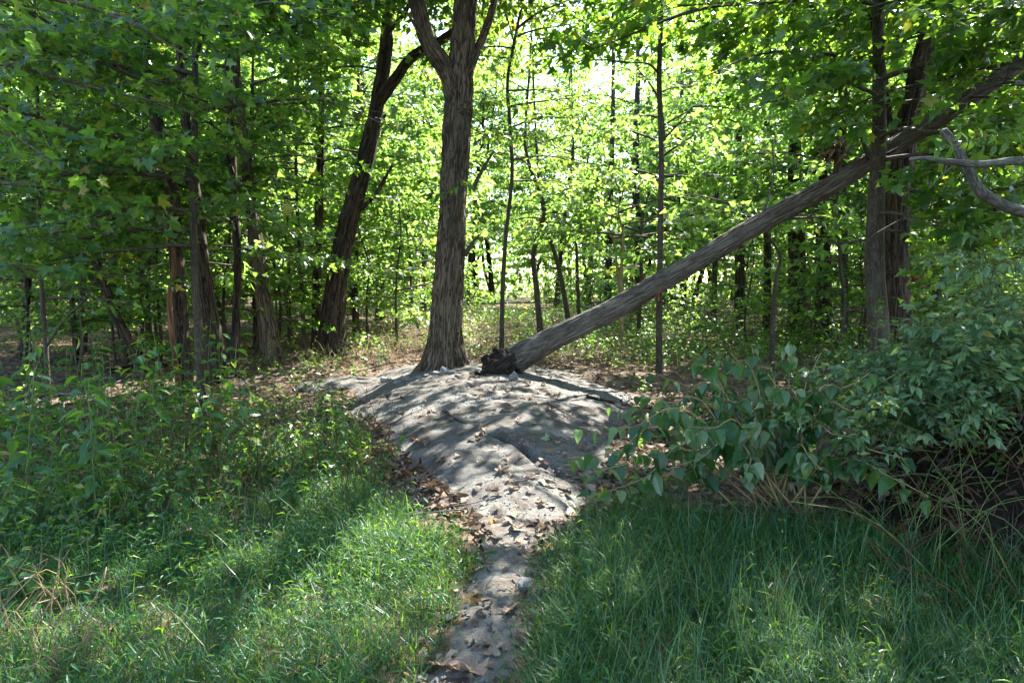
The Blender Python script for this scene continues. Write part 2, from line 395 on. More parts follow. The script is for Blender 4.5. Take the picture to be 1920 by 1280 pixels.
# ------------------------------------------------------------------ leaf templates (x across, y along, z out of the face)
def fan(outline, centre=(0, .3), fold=.16, droop=.16):
    o = np.array(outline, float)
    P = np.vstack([[centre], o]); z = fold * np.abs(P[:, 0]) - droop * P[:, 1] ** 2
    n = len(o); T = np.array([[0, 1 + i, 1 + (i + 1) % n] for i in range(n)])
    return np.column_stack([P, z]), T
def sym(right):
    r = list(right); return r + [(-x, y) for x, y in reversed(r) if abs(x) > 1e-6]
def keep_order(right):
    r = list(right); l = [(-x, y) for x, y in reversed(r) if abs(x) > 1e-6]; return r + l
TPL = {}
TPL['maple'] = fan(keep_order([(0, 0), (.22, -.10), (.36, .02), (.27, .15), (.48, .27), (.60, .48), (.36, .46), (.20, .50), (.22, .68), (.12, .76), (0, 1.0)]))
TPL['maple_dry'] = fan(keep_order([(0, 0), (.22, -.10), (.36, .02), (.27, .15), (.48, .27), (.60, .48), (.36, .46), (.20, .50), (.22, .68), (.12, .76), (0, 1.0)]), fold=.55, droop=-.30)
TPL['maple_dry'][0][:, 2] += .07 * np.sin(np.arange(len(TPL['maple_dry'][0])) * 2.3)
TPL['maple_mid'] = fan(keep_order([(0, 0), (.36, -.04), (.26, .17), (.57, .42), (.20, .48), (.16, .72), (0, 1.0)]))
TPL['maple_far'] = fan(keep_order([(0, 0), (.48, .12), (.26, .40), (0, 1.0)]), (0, .35))
TPL['kite'] = (np.array([[0, 0, 0], [.34, .42, .07], [0, 1, -.12], [-.34, .42, .07]]), np.array([[0, 1, 2], [0, 2, 3]]))
def blade_tpl(w, prof, fold=.22, droop=.25):
    P, Tq = [], []
    for k, (y, f) in enumerate(prof):
        for x in (-1, 0, 1): P.append((x * w * f, y, fold * abs(x) * w * f * 2 - droop * y * y))
    for k in range(len(prof) - 1):
        a = 3 * k
        for s in (0, 1): Tq += [(a + s, a + s + 1, a + s + 4), (a + s, a + s + 4, a + s + 3)]
    return np.array(P), np.array(Tq)
TPL['ovate'] = blade_tpl(.25, [(0, .08), (.25, .85), (.55, .9), (.82, .45), (1, .03)])
TPL['ovate_lo'] = blade_tpl(.27, [(0, .1), (.4, 1), (1, .03)])
TPL['heart'] = blade_tpl(.42, [(-.06, .45), (.08, .88), (.32, 1), (.62, .68), (.85, .28), (1, .02)], .25, .2)
TPL['lance'] = blade_tpl(.10, [(0, .3), (.35, 1), (1, .03)], .3, .35)
TPL['litter'] = fan(keep_order([(0, 0), (.4, .05), (.3, .4), (.2, .75), (0, 1)]), (0, .4), .45, .35)

class Leaves:
    def __init__(self): self.P, self.D, self.N, self.S = [], [], [], []
    def add(self, P, D, N, S):
        P = np.asarray(P, float).reshape(-1, 3); k = len(P)
        self.P.append(P); self.D.append(np.broadcast_to(D, (k, 3))); self.N.append(np.broadcast_to(N, (k, 3))); self.S.append(np.broadcast_to(S, (k,)))
    def arrays(self):
        if not self.P: return np.zeros((0, 3)), np.zeros((0, 3)), np.zeros((0, 3)), np.zeros(0)
        P, D, N, S = (np.concatenate(a) for a in (self.P, self.D, self.N, self.S))
        D = D / (np.linalg.norm(D, axis=1, keepdims=True) + 1e-9)
        N = N - D * np.sum(N * D, 1, keepdims=True); N = N / (np.linalg.norm(N, axis=1, keepdims=True) + 1e-9)
        return P, D, N, S

def leaf_geo(mb, arr, tpl, wob=True, rng=RNG):
    P, D, N, S = arr
    if not len(P): return
    tv, tt = TPL[tpl]; k = len(tv); n = len(P)
    A = np.cross(D, N)
    w = (.85 + .3 * rng.random(n))[:, None] if wob else np.ones((n, 1))
    zz = tv[None, :, 2] * (.3 + 1.4 * rng.random(n))[:, None]
    V = P[:, None] + S[:, None, None] * ((tv[None, :, 0] * w)[..., None] * A[:, None] + tv[None, :, 1, None] * D[:, None] + zz[..., None] * N[:, None])
    T = (tt[None] + (np.arange(n) * k)[:, None, None]).reshape(-1, 3)
    mb.add(V.reshape(-1, 3), None, T)

# one shared mesh per single-leaf part
LEAFMESH = {}
def leaf_mesh(tpl, m):
    if (tpl, m) not in LEAFMESH:
        tv, tt = TPL[tpl]; LEAFMESH[(tpl, m)] = MB().add(tv, None, tt).mesh('leaf', M[m], bark=False, smooth=False)
    return LEAFMESH[(tpl, m)]

def leaf_objects(arr, tpl, m, parent, origin, name='leaf'):
    me = leaf_mesh(tpl, m)
    P, D, N, S = arr
    A = np.cross(D, N)
    for i in range(len(P)):
        o = bpy.data.objects.new(name, me); COL.objects.link(o)
        if parent is not None: o.parent = parent
        q = P[i] - origin
        mt = Matrix(((A[i, 0] * S[i], D[i, 0] * S[i], N[i, 0] * S[i], q[0]), (A[i, 1] * S[i], D[i, 1] * S[i], N[i, 1] * S[i], q[1]), (A[i, 2] * S[i], D[i, 2] * S[i], N[i, 2] * S[i], q[2]), (0, 0, 0, 1)))
        o.matrix_basis = mt
        yield o

# ------------------------------------------------------------------ openings in the canopy: patches of floor the sun reaches
# (ground x, y, half-length along sun, half-width)
def _gap(px, py, r, n=1): 
    p = gp(px, py); return (p[0], p[1], p[2], r)
GAPS = [_gap(*a) for a in [(955, 945, .5), (985, 905, .22), (1010, 880, .16), (870, 900, .13), (790, 1000, .28), (800, 770, .14), (850, 745, .12), (960, 790, .16), (900, 735, .12), (1000, 745, .16),
    (760, 800, .12), (1130, 735, .34), (1190, 745, .34), (1080, 695, .45), (1190, 695, .45), (1200, 860, .35), (1260, 800, .3), (700, 1080, .36), (760, 1130, .18), (640, 1040, .13), (660, 1190, .2), (560, 1130, .14), (420, 1060, .16), (330, 1000, .14), (610, 1120, .09), (690, 1230, .12),
    (500, 870, .22), (330, 860, .26), (160, 890, .24), (60, 1200, .2), (420, 900, .14), (250, 900, .14), (600, 950, .2), (730, 1230, .12), (300, 1150, .15), (480, 1200, .15), (220, 1080, .15), (850, 840, .10), (950, 860, .12),
    (300, 720, .6), (230, 690, .6), (540, 640, 1.0), (1430, 760, .25), (1600, 790, .3), (1350, 870, .2), (1740, 640, .6), (90, 760, .5)]]
_gr = np.random.default_rng(4)
GAPS += [_gap(_gr.uniform(730, 1080), _gr.uniform(715, 860), _gr.uniform(.05, .11)) for _ in range(26)] + [_gap(_gr.uniform(890, 960), _gr.uniform(1000, 1270), _gr.uniform(.05, .10)) for _ in range(6)]
GAPS += [(-.4, 16.5, .4, 1.4), (-.2, 21, .45, 2.2), (1.5, 13, .35, .7), (-2.5, 14, .35, .7), (4, 17, .45, .9), (-7, 13, .35, .9)]
GA = np.array(GAPS)

_sa, _ca = math.sin(SUN_AZ), math.cos(SUN_AZ)
def in_gap(P):
    P = np.asarray(P, float); out = np.zeros(len(P), bool)
    ga = GA[:, 0] * _sa + GA[:, 1] * _ca; gb = GA[:, 0] * _ca - GA[:, 1] * _sa; gh = math.hypot(SUN[0], SUN[1]) / SUN[2]; r2 = (GA[:, 3] * 1.12) ** 2
    for c in range(0, len(P), 8000):
        q = P[c:c + 8000]
        # distance measured across the beam: the component along the sun's azimuth is shrunk
        a = (q[:, 0] * _sa + q[:, 1] * _ca)[:, None] - (q[:, 2, None] - GA[None, :, 2]) * gh - ga
        b = (q[:, 0] * _ca - q[:, 1] * _sa)[:, None] - gb
        out[c:c + 8000] = (((a * .75) ** 2 + b ** 2 < r2).any(1)) & (q[:, 2] > .9)
    return out

# things in the photo that near foliage leaves in plain view: (px polyline, radius px, depth of the thing)
CLEAR = [([(832, 690), (845, 400), (862, 170), (868, 0)], 46, 10), ([(850, 160), (800, 60), (778, 0)], 24, 10), ([(940, 690), (1300, 490), (1640, 300)], 34, 9.6), ([(1700, 290), (1920, 110)], 26, 8.2),
         ([(660, 480), (692, 270), (724, 80)], 26, 12), ([(1650, 690), (1640, 480)], 40, 8), ([(1650, 250), (1648, 0)], 22, 8), ([(1690, 270), (1735, 80)], 26, 9), ([(1705, 298), (1920, 300)], 20, 4.4), ([(345, 690), (338, 580)], 26, 9), ([(372, 700), (368, 570)], 12, 8.3),
         ([(1238, 520), (1238, 60)], 10, 10), ([(900, 720), (900, 1280)], 230, 10), ([(400, 670), (392, 600)], 20, 10), ([(506, 660), (494, 560)], 20, 10), ([(955, 640), (955, 500)], 60, 30)]
def in_clear(P):
    x, y, w = project(P); k = np.zeros(len(P), bool)
    for pts, r, dep in CLEAR:
        pts = np.array(pts, float)
        for a, b in zip(pts[:-1], pts[1:]):
            d = b - a; tt = np.clip(((x - a[0]) * d[0] + (y - a[1]) * d[1]) / (d @ d), 0, 1)
            k |= (np.hypot(x - a[0] - tt * d[0], y - a[1] - tt * d[1]) < r) & (P[:, 1] < dep)
    return k

def prune(arr, clear=True, near=2.6, gaps=True):
    P = arr[0]
    if not len(P): return arr
    kill = (np.linalg.norm(P - [0, 0, CAM_H], axis=1) < near) | (P[:, 2] < ground_h(P[:, 0], P[:, 1]) + .05)
    if gaps: kill |= in_gap(P)
    if clear: kill |= in_clear(P)
    return tuple(a[~kill] for a in arr)

# ------------------------------------------------------------------ foliage growth
UP = np.array([0, 0, 1.])
def bough(lv, tw, rng, start, az, L, rise=.25, droop=.25, size=.12, r0=None, gap=.085, order2=True, tilt=.65, petiole=.07, wander=.25, hang=.25, dens=1.0):
    """one branch: axis, side shoots in a flat spray, leaves along the shoots"""
    n = max(5, int(L / .22)); tt = np.linspace(0, 1, n)
    aw = az + wander * np.cumsum(rng.normal(0, .35, n)) / math.sqrt(n)
    step = L / (n - 1)
    x = np.concatenate([[0], np.cumsum(np.cos(aw[1:]) * step)]); y = np.concatenate([[0], np.cumsum(np.sin(aw[1:]) * step)])
    z = rise * L * tt - droop * L * tt ** 2 + .03 * L * np.sin(tt * 7 + rng.random() * 6) * tt
    A = np.asarray(start) + np.stack([x, y, z], -1)
    r0 = r0 or .006 + .009 * L
    tube(tw, A, r0 * (1 - .82 * tt), 5, cap=False)
    segs = [(A[max(0, n // 4):], az)]
    shoots = []; k0 = max(1, int(n * .12)); side = 1 if rng.random() < .5 else -1
    for i in range(k0, n):
        if rng.random() > .95: continue
        side = -side
        sl = L * (.42 * (1 - tt[i]) + .13) * (.65 + .6 * rng.random())
        sa = aw[i] + side * (.65 + .45 * rng.random())
        m = max(3, int(sl / .16) + 1); u = np.linspace(0, 1, m)
        sw = sa - side * .35 * u
        S = A[i] + np.stack([np.cos(sw) * sl * u, np.sin(sw) * sl * u, (rng.normal(.03, .10)) * sl * u - hang * .5 * sl * u ** 2], -1)
        shoots.append((S[[0, m // 2, m - 1]], sl)); segs.append((S, sa))
        if order2 and sl > .45:
            for j in range(1, m):
                for s2 in (1, -1):
                    if rng.random() < .3: continue
                    l2 = sl * (.36 * (1 - u[j]) + .12); a2 = sw[j] + s2 * (.7 + .3 * rng.random())
                    v = np.linspace(0, 1, 3)
                    S2 = S[j] + np.stack([np.cos(a2) * l2 * v, np.sin(a2) * l2 * v, rng.normal(0, .15) * l2 * v - hang * .4 * l2 * v ** 2], -1)
                    segs.append((S2, a2))
    if shoots:
        hid = in_gap(np.array([q[1] for q, _ in shoots])) | in_gap(np.array([q[2] for q, _ in shoots]))
        for (q, sl), g_ in zip(shoots, hid):
            if not g_: tube(tw, q, (.0035 + .004 * sl) * np.array([1, .65, .3]), 3, cap=False)
    for S, a in segs:
        ln = float(np.linalg.norm(S[-1] - S[0])); m = max(2, int(ln / gap * dens))
        u = np.linspace(.12, 1, m) * (len(S) - 1); i = np.minimum(u.astype(int), len(S) - 2); f = (u - i)[:, None]
        P = S[i] * (1 - f) + S[i + 1] * f
        P = np.repeat(P, 2, 0); k = len(P)
        sd = np.where(np.arange(k) % 2 == 0, 1, -1)
        la = a + sd * (.9 + .5 * rng.normal(0, .6, k)); la[-2:] = a + rng.normal(0, .4, 2)
        pit = -hang + rng.normal(0, .38, k)
        D = np.stack([np.cos(la) * np.cos(pit), np.sin(la) * np.cos(pit), np.sin(pit)], -1)
        N = UP + rng.normal(0, tilt, (k, 3))
        lv.add(P + D * petiole * (.4 + .9 * rng.random((k, 1))), D, N, size * (.45 + .8 * rng.random(k)))

def in_view(P, m=60):
    x, y, w = project(P); return (x > -m) & (x < 1920 + m) & (y > -m) & (y < 1280 + m) & (P[:, 1] > .5)

def finish_tree(root, origin, trunk_parts, lv, tw, leafm, twigm, tpl, singles=0, clear=True, gaps=True):
    """trunk_parts: list of (name, MB, material). Leaves: the largest in view become parts, the rest one crown."""
    tk_ = None
    for nm, mb, mm in trunk_parts:
        o = link(nm, mb.mesh(nm, M[mm], origin), tk_ if tk_ is not None and nm in ('branch_stub', 'knot') else root)
        if nm == 'trunk': tk_ = o
    if tw.n: tag(link('twigs', tw.mesh('twigs', M[twigm], origin), root), kind='stuff')
    arr = prune(lv.arrays(), clear, gaps=gaps)
    if not len(arr[0]): return 0
    if singles:
        P = arr[0]; v = in_view(P, 10); app = np.where(v, arr[3] / np.linalg.norm(P - [0, 0, CAM_H], axis=1), 0)
        idx = np.argsort(-app)[:singles]; sel = np.zeros(len(P), bool); sel[idx] = app[idx] > 0
        for o in leaf_objects(tuple(a[sel] for a in arr), 'maple' if tpl.startswith('maple') else tpl, leafm, root, origin): pass
        arr = tuple(a[~sel] for a in arr)
    v = in_view(arr[0], 40); mb = MB(); big = arr[3] / np.linalg.norm(arr[0] - [0, 0, CAM_H], axis=1) * F > 15
    if tpl in ('maple', 'maple_mid'):
        leaf_geo(mb, tuple(a[v & big] for a in arr), 'maple_mid'); leaf_geo(mb, tuple(a[v & ~big] for a in arr), 'maple_far')
    else: leaf_geo(mb, tuple(a[v] for a in arr), tpl); leaf_geo(mb, tuple(a[~v] for a in arr), 'kite')
    tag(link('crown', mb.mesh('crown', M[leafm], origin, smooth=False, bark=False), root), kind='stuff')
    return len(arr[0])

def path3(pts):
    """pts (px,py,depth): first one is dropped onto the ground"""
    P = [at(*p) for p in pts]
    x, y = P[0][0], P[0][1]; P[0] = np.array([x, y, float(ground_h(x, y)) - .12])
    return np.array(P)

def wrad(pxw, depth): return .5 * pxw * depth / F

def crown(lv, tw, rng, P, z0, z1, nb, L, size, **kw):
    """boughs spread round the path P between heights z0 and z1"""
    S = smooth_path(P, 80); m = (S[:, 2] >= z0) & (S[:, 2] <= z1); S = S[m]
    if not len(S): return
    a = rng.random() * 6.28
    for i in range(nb):
        f = (i + rng.random()) / nb; s = S[min(len(S) - 1, int(f * len(S)))]; a += 2.4 + rng.normal(0, .3)
        l = L * (1.05 - .6 * f ** 1.5) * (.7 + .5 * rng.random())
        bough(lv, tw, rng, s, a, l, size=size, rise=kw.pop('rise', None) or (.15 + .45 * f), **kw)

# ================================================================== THE TREES
# ---- the great oak
rng = np.random.default_rng(3)
P = path3([(832, 690, 10), (836, 600, 10), (846, 450, 10), (853, 300, 10), (860, 180, 10), (868, 80, 10), (873, -40, 10), (880, -300, 10.2), (890, -650, 10.6)])
S = smooth_path(P, 260)
R = interp(S[:, 2], [.2, .9, 1.8, 3.0, 4.2, 4.6, 6, 9, 12], [.275, .245, .222, .205, .215, .20, .17, .12, .05])
tr = MB(); tube(tr, S, R, 144, furrow(.030, 24, 4.0, flare=.62, lobes=5, stretch=.13))
root = empty('oak_tree', P[0], 'big furrowed oak with forked trunk standing on the grey rock hump', 'tree')
limb = MB(); Lp = np.array([at(858, 205, 10), at(838, 135, 9.9), at(808, 90, 9.8), at(788, 30, 9.7), at(772, -40, 9.6), at(740, -220, 9.4), at(700, -450, 9.0)])
Ls_ = smooth_path(Lp, 160); tube(limb, Ls_, np.linspace(.15, .06, 160), 72, furrow(.020, 17, 8.0))
limb2 = MB(); Lq = np.array([at(880, 130, 10), at(905, 70, 10.1), at(925, 10, 10.2), at(945, -80, 10.3), at(990, -300, 10.6)])
tube(limb2, smooth_path(Lq, 60), np.linspace(.07, .025, 60), 20, furrow(.008, 20, 2.0))
stub = MB(); tube(stub, smooth_path(np.array([at(872, 478, 9.9), at(884, 458, 9.8), at(898, 440, 9.75)]), 16), np.linspace(.045, .018, 16), 12, furrow(.006, 20, 2.0))
kn = MB(); tube(kn, smooth_path(np.array([at(866, 208, 9.95), at(866, 205, 9.83), at(867, 203, 9.77)]), 14), np.array([.14, .135, .13, .12, .11, .10, .09, .085, .08, .075, .07, .062, .05, .035]), 28, furrow(.012, 25, 6.0))
lb3 = MB(); tube(lb3, smooth_path(np.array([at(886, 355, 10), at(905, 318, 10.1), at(925, 285, 10.2)]), 20), np.linspace(.035, .016, 20), 10)
lv, tw = Leaves(), MB()
crown(lv, tw, rng, P, 6.0, 11.5, 20, 4.3, .17, gap=.19)
crown(lv, tw, rng, Lp, 5.6, 9.2, 10, 3.2, .17, gap=.21); crown(lv, tw, rng, Lq, 6.0, 8.2, 7, 2.8, .17, gap=.21)
for (px, py, az, l) in [(845, 118, 3.6, .5), (868, 112, -.3, .5), (850, 370, 3.9, .35), (862, 352, 5.0, .3), (880, 252, -.2, .9), (886, 270, -.6, .9), (878, 190, .2, .7), (830, 385, 3.4, .3), (884, 60, -.2, .6), (884, 250, .4, 1.2)]:
    s = at(px, py, 9.75); bough(lv, tw, rng, s, az, l, .3, .3, .12, r0=.007, order2=False)
CL = CLEAR[0]; CLEAR[0] = (CL[0], 46, 8.8); CLEAR[1] = (CLEAR[1][0], 24, 8.8)
finish_tree(root, P[0], [('trunk', tr, 'oak_bark'), ('limb', limb, 'oak_bark'), ('limb', limb2, 'oak_bark'), ('branch_stub', stub, 'smooth_bark'), ('knot', kn, 'oak_bark'), ('branch', lb3, 'smooth_bark')], lv, tw, 'oak_leaf', 'twig', 'ovate_lo', singles=0)
CLEAR[0] = CL

# ---- simple hero trees along traced trunks
def hero(name, label, cat, pts, widths, barkm, seed, fur=(.01, 18), flare=.35, seg=32, n=140, limbs=(), boughs=(), crowns=(), leafm='maple_leaf', tpl='maple_mid', singles=0, group=None, clear=True, lsize=.12, stretch=.16, gap=.085, bd=.46, cdn=.22):
    rng = np.random.default_rng(seed)
    P = path3(pts); S = smooth_path(P, n)
    pw = np.array([wrad(w, p[2]) * .9 for w, p in zip(widths, pts)])
    kk = np.concatenate([[0], np.cumsum(np.linalg.norm(np.diff(P, axis=0), axis=1))]); R = np.interp(np.linspace(0, kk[-1], n), kk, pw)
    tr = MB(); tube(tr, S, R, seg, furrow(fur[0], fur[1], seed * 1.7, flare=flare * .5, lobes=4 + seed % 3, stretch=stretch))
    root = empty(name, P[0], label, cat, group); parts = [('trunk', tr, barkm)]
    lv, tw = Leaves(), MB()
    for lp, w0, w1 in limbs:
        mb = MB(); q = np.array([at(*p) for p in lp]); d = lp[0][2]
        tube(mb, smooth_path(q, 50), np.linspace(wrad(w0, d), wrad(w1, d), 50), 16, furrow(fur[0] * .6, fur[1], seed + 1.0)); parts.append(('limb', mb, barkm))
    for b in boughs:        # (px,py,depth, azimuth deg, length, rise)
        bough(lv, tw, rng, at(*b[:3]), math.radians(b[3]), b[4], b[5] if len(b) > 5 else .2, .25, lsize, gap=gap, dens=bd)
    for (z0, z1, nb, L) in crowns: crown(lv, tw, rng, P, z0, z1, nb, L, lsize * 1.15, gap=gap, dens=cdn)
    k = finish_tree(root, P[0], parts, lv, tw, leafm, 'twig', tpl, singles, clear)
    return root

# leaning tree behind the oak
hero('leaning_tree', 'dark rough tree leaning to the right just left of the big oak', 'tree',
     [(618, 640, 13), (630, 540, 13), (652, 420, 13), (688, 290, 13), (712, 170, 13), (724, 80, 13), (730, -20, 13), (738, -300, 13), (745, -560, 13)], [58, 46, 42, 36, 31, 28, 24, 15, 5], 'rough_bark', 5, (.022, 15), .4, 48, 160,
     limbs=[([(706, 196, 13), (740, 150, 12.6), (772, 108, 12.4), (812, 85, 12.2), (850, 60, 12.0)], 24, 14), ([(668, 400, 13), (700, 370, 12.8), (716, 345, 12.8), (735, 310, 12.6)], 10, 6), ([(726, 60, 13), (755, 30, 12.5), (790, -40, 12.0)], 12, 6)],
     crowns=[(6.5, 12, 26, 3.8)], boughs=[(690, 290, 13, 200, 1.8), (700, 240, 13, -20, 1.4), (650, 430, 13, 180, 1.6), (640, 470, 13, 210, 1.6), (665, 380, 13, -40, 1.4), (712, 130, 13, 170, 2.0), (640, 500, 12.8, 250, 1.8)], leafm='oak_leaf', tpl='ovate_lo', lsize=.14)

# left group
hero('maple_tree', 'slim dark maple with a curving trunk, largest of the left-hand clump', 'tree',
     [(346, 695, 9.2), (338, 600, 9.2), (330, 470, 9.2), (320, 340, 9.2), (294, 230, 9.2), (277, 120, 9.2), (264, 0, 9.2), (250, -250, 9.2), (240, -480, 9.2)], [36, 32, 30, 28, 26, 24, 20, 14, 5], 'rough_bark', 6, (.012, 18), .35, 40, 180,
     crowns=[(5.2, 9.6, 12, 3.2)], boughs=[(318, 330, 9.2, 200, 2.6), (300, 250, 9.2, 170, 2.8), (285, 180, 9.2, 230, 3.0), (278, 120, 9.2, 150, 2.6), (310, 300, 9.2, 260, 2.4)], lsize=.13)
hero('maple_tree', 'slender straight maple spreading dark sprays over the left foreground', 'tree',
     [(378, 722, 8.2), (370, 600, 8.2), (363, 450, 8.2), (364, 280, 8.2), (366, 130, 8.2), (360, 0, 8.2), (356, -260, 8.2), (350, -520, 8.2)], [17, 16, 15, 14, 12, 10, 7, 3], 'smooth_bark', 7, (.002, 18), .3, 20, 120,
     boughs=[(364, 430, 8.2, 190, 2.4, .05), (364, 400, 8.2, 250, 2.4, .05), (364, 380, 8.2, -30, 1.8, .0), (364, 340, 8.2, 215, 3.0, .1), (364, 300, 8.2, 280, 2.2, .1), (365, 260, 8.2, 175, 3.0, .15), (365, 210, 8.2, -15, 2.4, .15),
             (366, 170, 8.2, 240, 3.0, .15), (366, 140, 8.2, 195, 3.2, .2), (364, 90, 8.2, -40, 2.6, .2), (362, 60, 8.2, 220, 3.2, .2), (361, 30, 8.2, 160, 2.8, .2), (360, 10, 8.2, 270, 3.0, .2), (364, 460, 8.2, 225, 2.0, .0), (364, 330, 8.2, 160, 2.4, .1), (366, 120, 8.2, 300, 2.4, .1)],
     crowns=[(5.2, 8.0, 10, 3.0)], singles=300, tpl='maple', lsize=.118, bd=.37)
hero('dead_sapling', 'thin reddish stripped stem bowed against the left-hand maple clump', 'tree',
     [(336, 690, 9.0), (322, 620, 9.0), (318, 560, 9.0), (326, 500, 9.0), (322, 450, 9.05)], [12, 12, 12, 11, 9], 'red_wood', 9, (.004, 18), .1, 16, 60)
hero('rough_tree', 'thick deeply furrowed tree leaning left behind the slender maple', 'tree',
     [(408, 705, 10), (398, 620, 10), (386, 540, 10), (376, 470, 10), (368, 380, 10.1), (352, 260, 10.3), (340, 100, 10.5), (335, -150, 10.6), (330, -400, 10.8)], [42, 38, 34, 30, 26, 24, 20, 14, 5], 'rough_bark', 10, (.020, 15), .45, 48, 170,
     crowns=[(5.5, 9, 10, 3.0)], boughs=[(372, 420, 10, 20, 1.6), (362, 330, 10.2, 180, 2), (350, 230, 10.3, 30, 2)], lsize=.13)
hero('forest_tree', 'straight brown tree just right of the thick furrowed leaner', 'tree',
     [(440, 715, 10.5), (442, 620, 10.5), (446, 500, 10.5), (440, 400, 10.5), (436, 300, 10.5), (430, 180, 10.5), (425, 40, 10.5), (420, -250, 10.5), (415, -420, 10.5)], [20, 18, 17, 18, 17, 15, 13, 9, 3], 'rough_bark', 11, (.008, 18), .3, 24, 140,
     limbs=[([(438, 330, 10.5), (425, 290, 10.3), (408, 260, 10.2), (395, 225, 10.0)], 9, 4)], crowns=[(5.2, 8.4, 9, 2.8)], boughs=[(445, 480, 10.5, -30, 1.5), (446, 500, 10.5, 200, 1.5), (440, 420, 10.5, 270, 1.8), (438, 350, 10.5, -10, 1.9), (436, 300, 10.5, 300, 1.8), (432, 200, 10.5, 10, 2.0)], lsize=.13)
hero('rough_tree', 'stout leaning grey-brown tree between the left clump and the leaning tree', 'tree',
     [(514, 668, 12), (502, 610, 12), (490, 530, 12), (482, 470, 12), (470, 380, 12), (455, 250, 12), (440, 80, 12), (430, -200, 12), (420, -420, 12)], [44, 38, 35, 32, 26, 22, 18, 12, 4], 'oak_bark', 12, (.018, 16), .45, 48, 150,
     crowns=[(5.2, 9.5, 10, 3.0)], boughs=[(486, 490, 12, 0, 1.6), (478, 440, 12, -40, 1.8), (470, 380, 12, 200, 1.8), (462, 300, 12, 10, 2)], lsize=.13)
hero('sapling', 'thin bare-stemmed sapling at the far left edge', 'sapling',
     [(92, 752, 8.6), (86, 650, 8.6), (78, 540, 8.6), (74, 420, 8.6), (72, 250, 8.6), (66, 60, 8.6), (60, -200, 8.6)], [10, 10, 9, 9, 8, 6, 3], 'smooth_bark', 13, (.002, 18), .2, 14, 90,
     limbs=[([(86, 650, 8.6), (120, 600, 8.5), (160, 560, 8.3), (182, 520, 8.2)], 6, 3)],
     boughs=[(78, 560, 8.6, 20, 1.6, .1), (76, 500, 8.6, 250, 1.8, .0), (75, 460, 8.6, 330, 1.8, .05), (74, 400, 8.6, 200, 1.8, .1), (73, 340, 8.6, 290, 2.2, .1), (72, 280, 8.6, 10, 2.2, .1), (71, 220, 8.6, 260, 2.2, .1), (70, 150, 8.6, 330, 2.4, .1), (68, 80, 8.6, 230, 2.4, .1), (66, 30, 8.6, 300, 2.4, .1), (182, 520, 8.2, -10, .9), (76, 520, 8.6, 190, 1.7), (75, 440, 8.6, 0, 1.9)],
     crowns=[(4.8, 6.2, 5, 2)], lsize=.11, tpl='maple_mid')
hero('maple_tree', 'leafy maple at the left edge with yellowing sprays hanging overhead', 'tree',
     [(-150, 780, 6.2), (-160, 500, 6.2), (-170, 100, 6.2), (-180, -300, 6.3), (-190, -700, 6.4), (-190, -1100, 6.5)], [24, 22, 20, 16, 11, 4], 'smooth_bark', 14, (.003, 18), .3, 24, 90,
     boughs=[(-165, 330, 6.2, 20, 2.0, .05), (-165, 250, 6.2, -20, 2.0, .05), (-168, 180, 6.2, 40, 2.4, .05), (-170, 110, 6.2, 5, 2.4, .05), (-170, 60, 6.2, -30, 2.0, .05), (-170, 20, 6.2, 30, 2.6, .0), (-172, -20, 6.2, 0, 2.8, .0), (-172, -60, 6.2, 50, 2.6, .0), (-172, -100, 6.2, -15, 2.6, .0), (-172, -150, 6.2, 20, 2.8, .0), (-166, 420, 6.2, 45, 1.8, .0), (-165, 480, 6.2, 10, 1.6, .0)],
     crowns=[(4.6, 8.5, 10, 3.0)], lsize=.112, tpl='maple', singles=250, bd=.36)
for i, (x0, y0, d, w, x1, y1, lab) in enumerate([(272, 722, 10.8, 22, 205, 560, 'dark crooked tree leaning left behind the left-hand clump'), (236, 700, 11.6, 13, 222, 600, 'thin crooked sapling leaning left near the left edge'), (140, 705, 11.5, 13, 134, 560, 'slim trunk with twiggy foot left of the crooked leaning tree'),
                                       (156, 690, 13, 14, 152, 560, 'reddish slim trunk close behind the slim left-edge trunk'), (30, 690, 12, 15, 48, 590, 'short leaning trunk at the extreme left edge'), (262, 720, 12.5, 9, 265, 560, 'very thin pole tree left of the maple clump'), (300, 700, 11.8, 8, 296, 560, 'very thin stem beside the maple clump')]):
    hero('forest_tree', lab, 'tree', [(x0, y0, d), ((x0 + x1) / 2 + 4, (y0 + y1) / 2, d), (x1, y1, d), (x1 + (x1 - x0) * .9, y1 - 200, d), (x1 + (x1 - x0) * 1.2, y1 - 480, d)], [w, w * .92, w * .85, w * .6, w * .2], 'rough_bark', 20 + i, (.006, 18), .3, 18, 70,
         crowns=[(2.2, 5.6, 11, 2.0)], lsize=.115, tpl='maple_far')

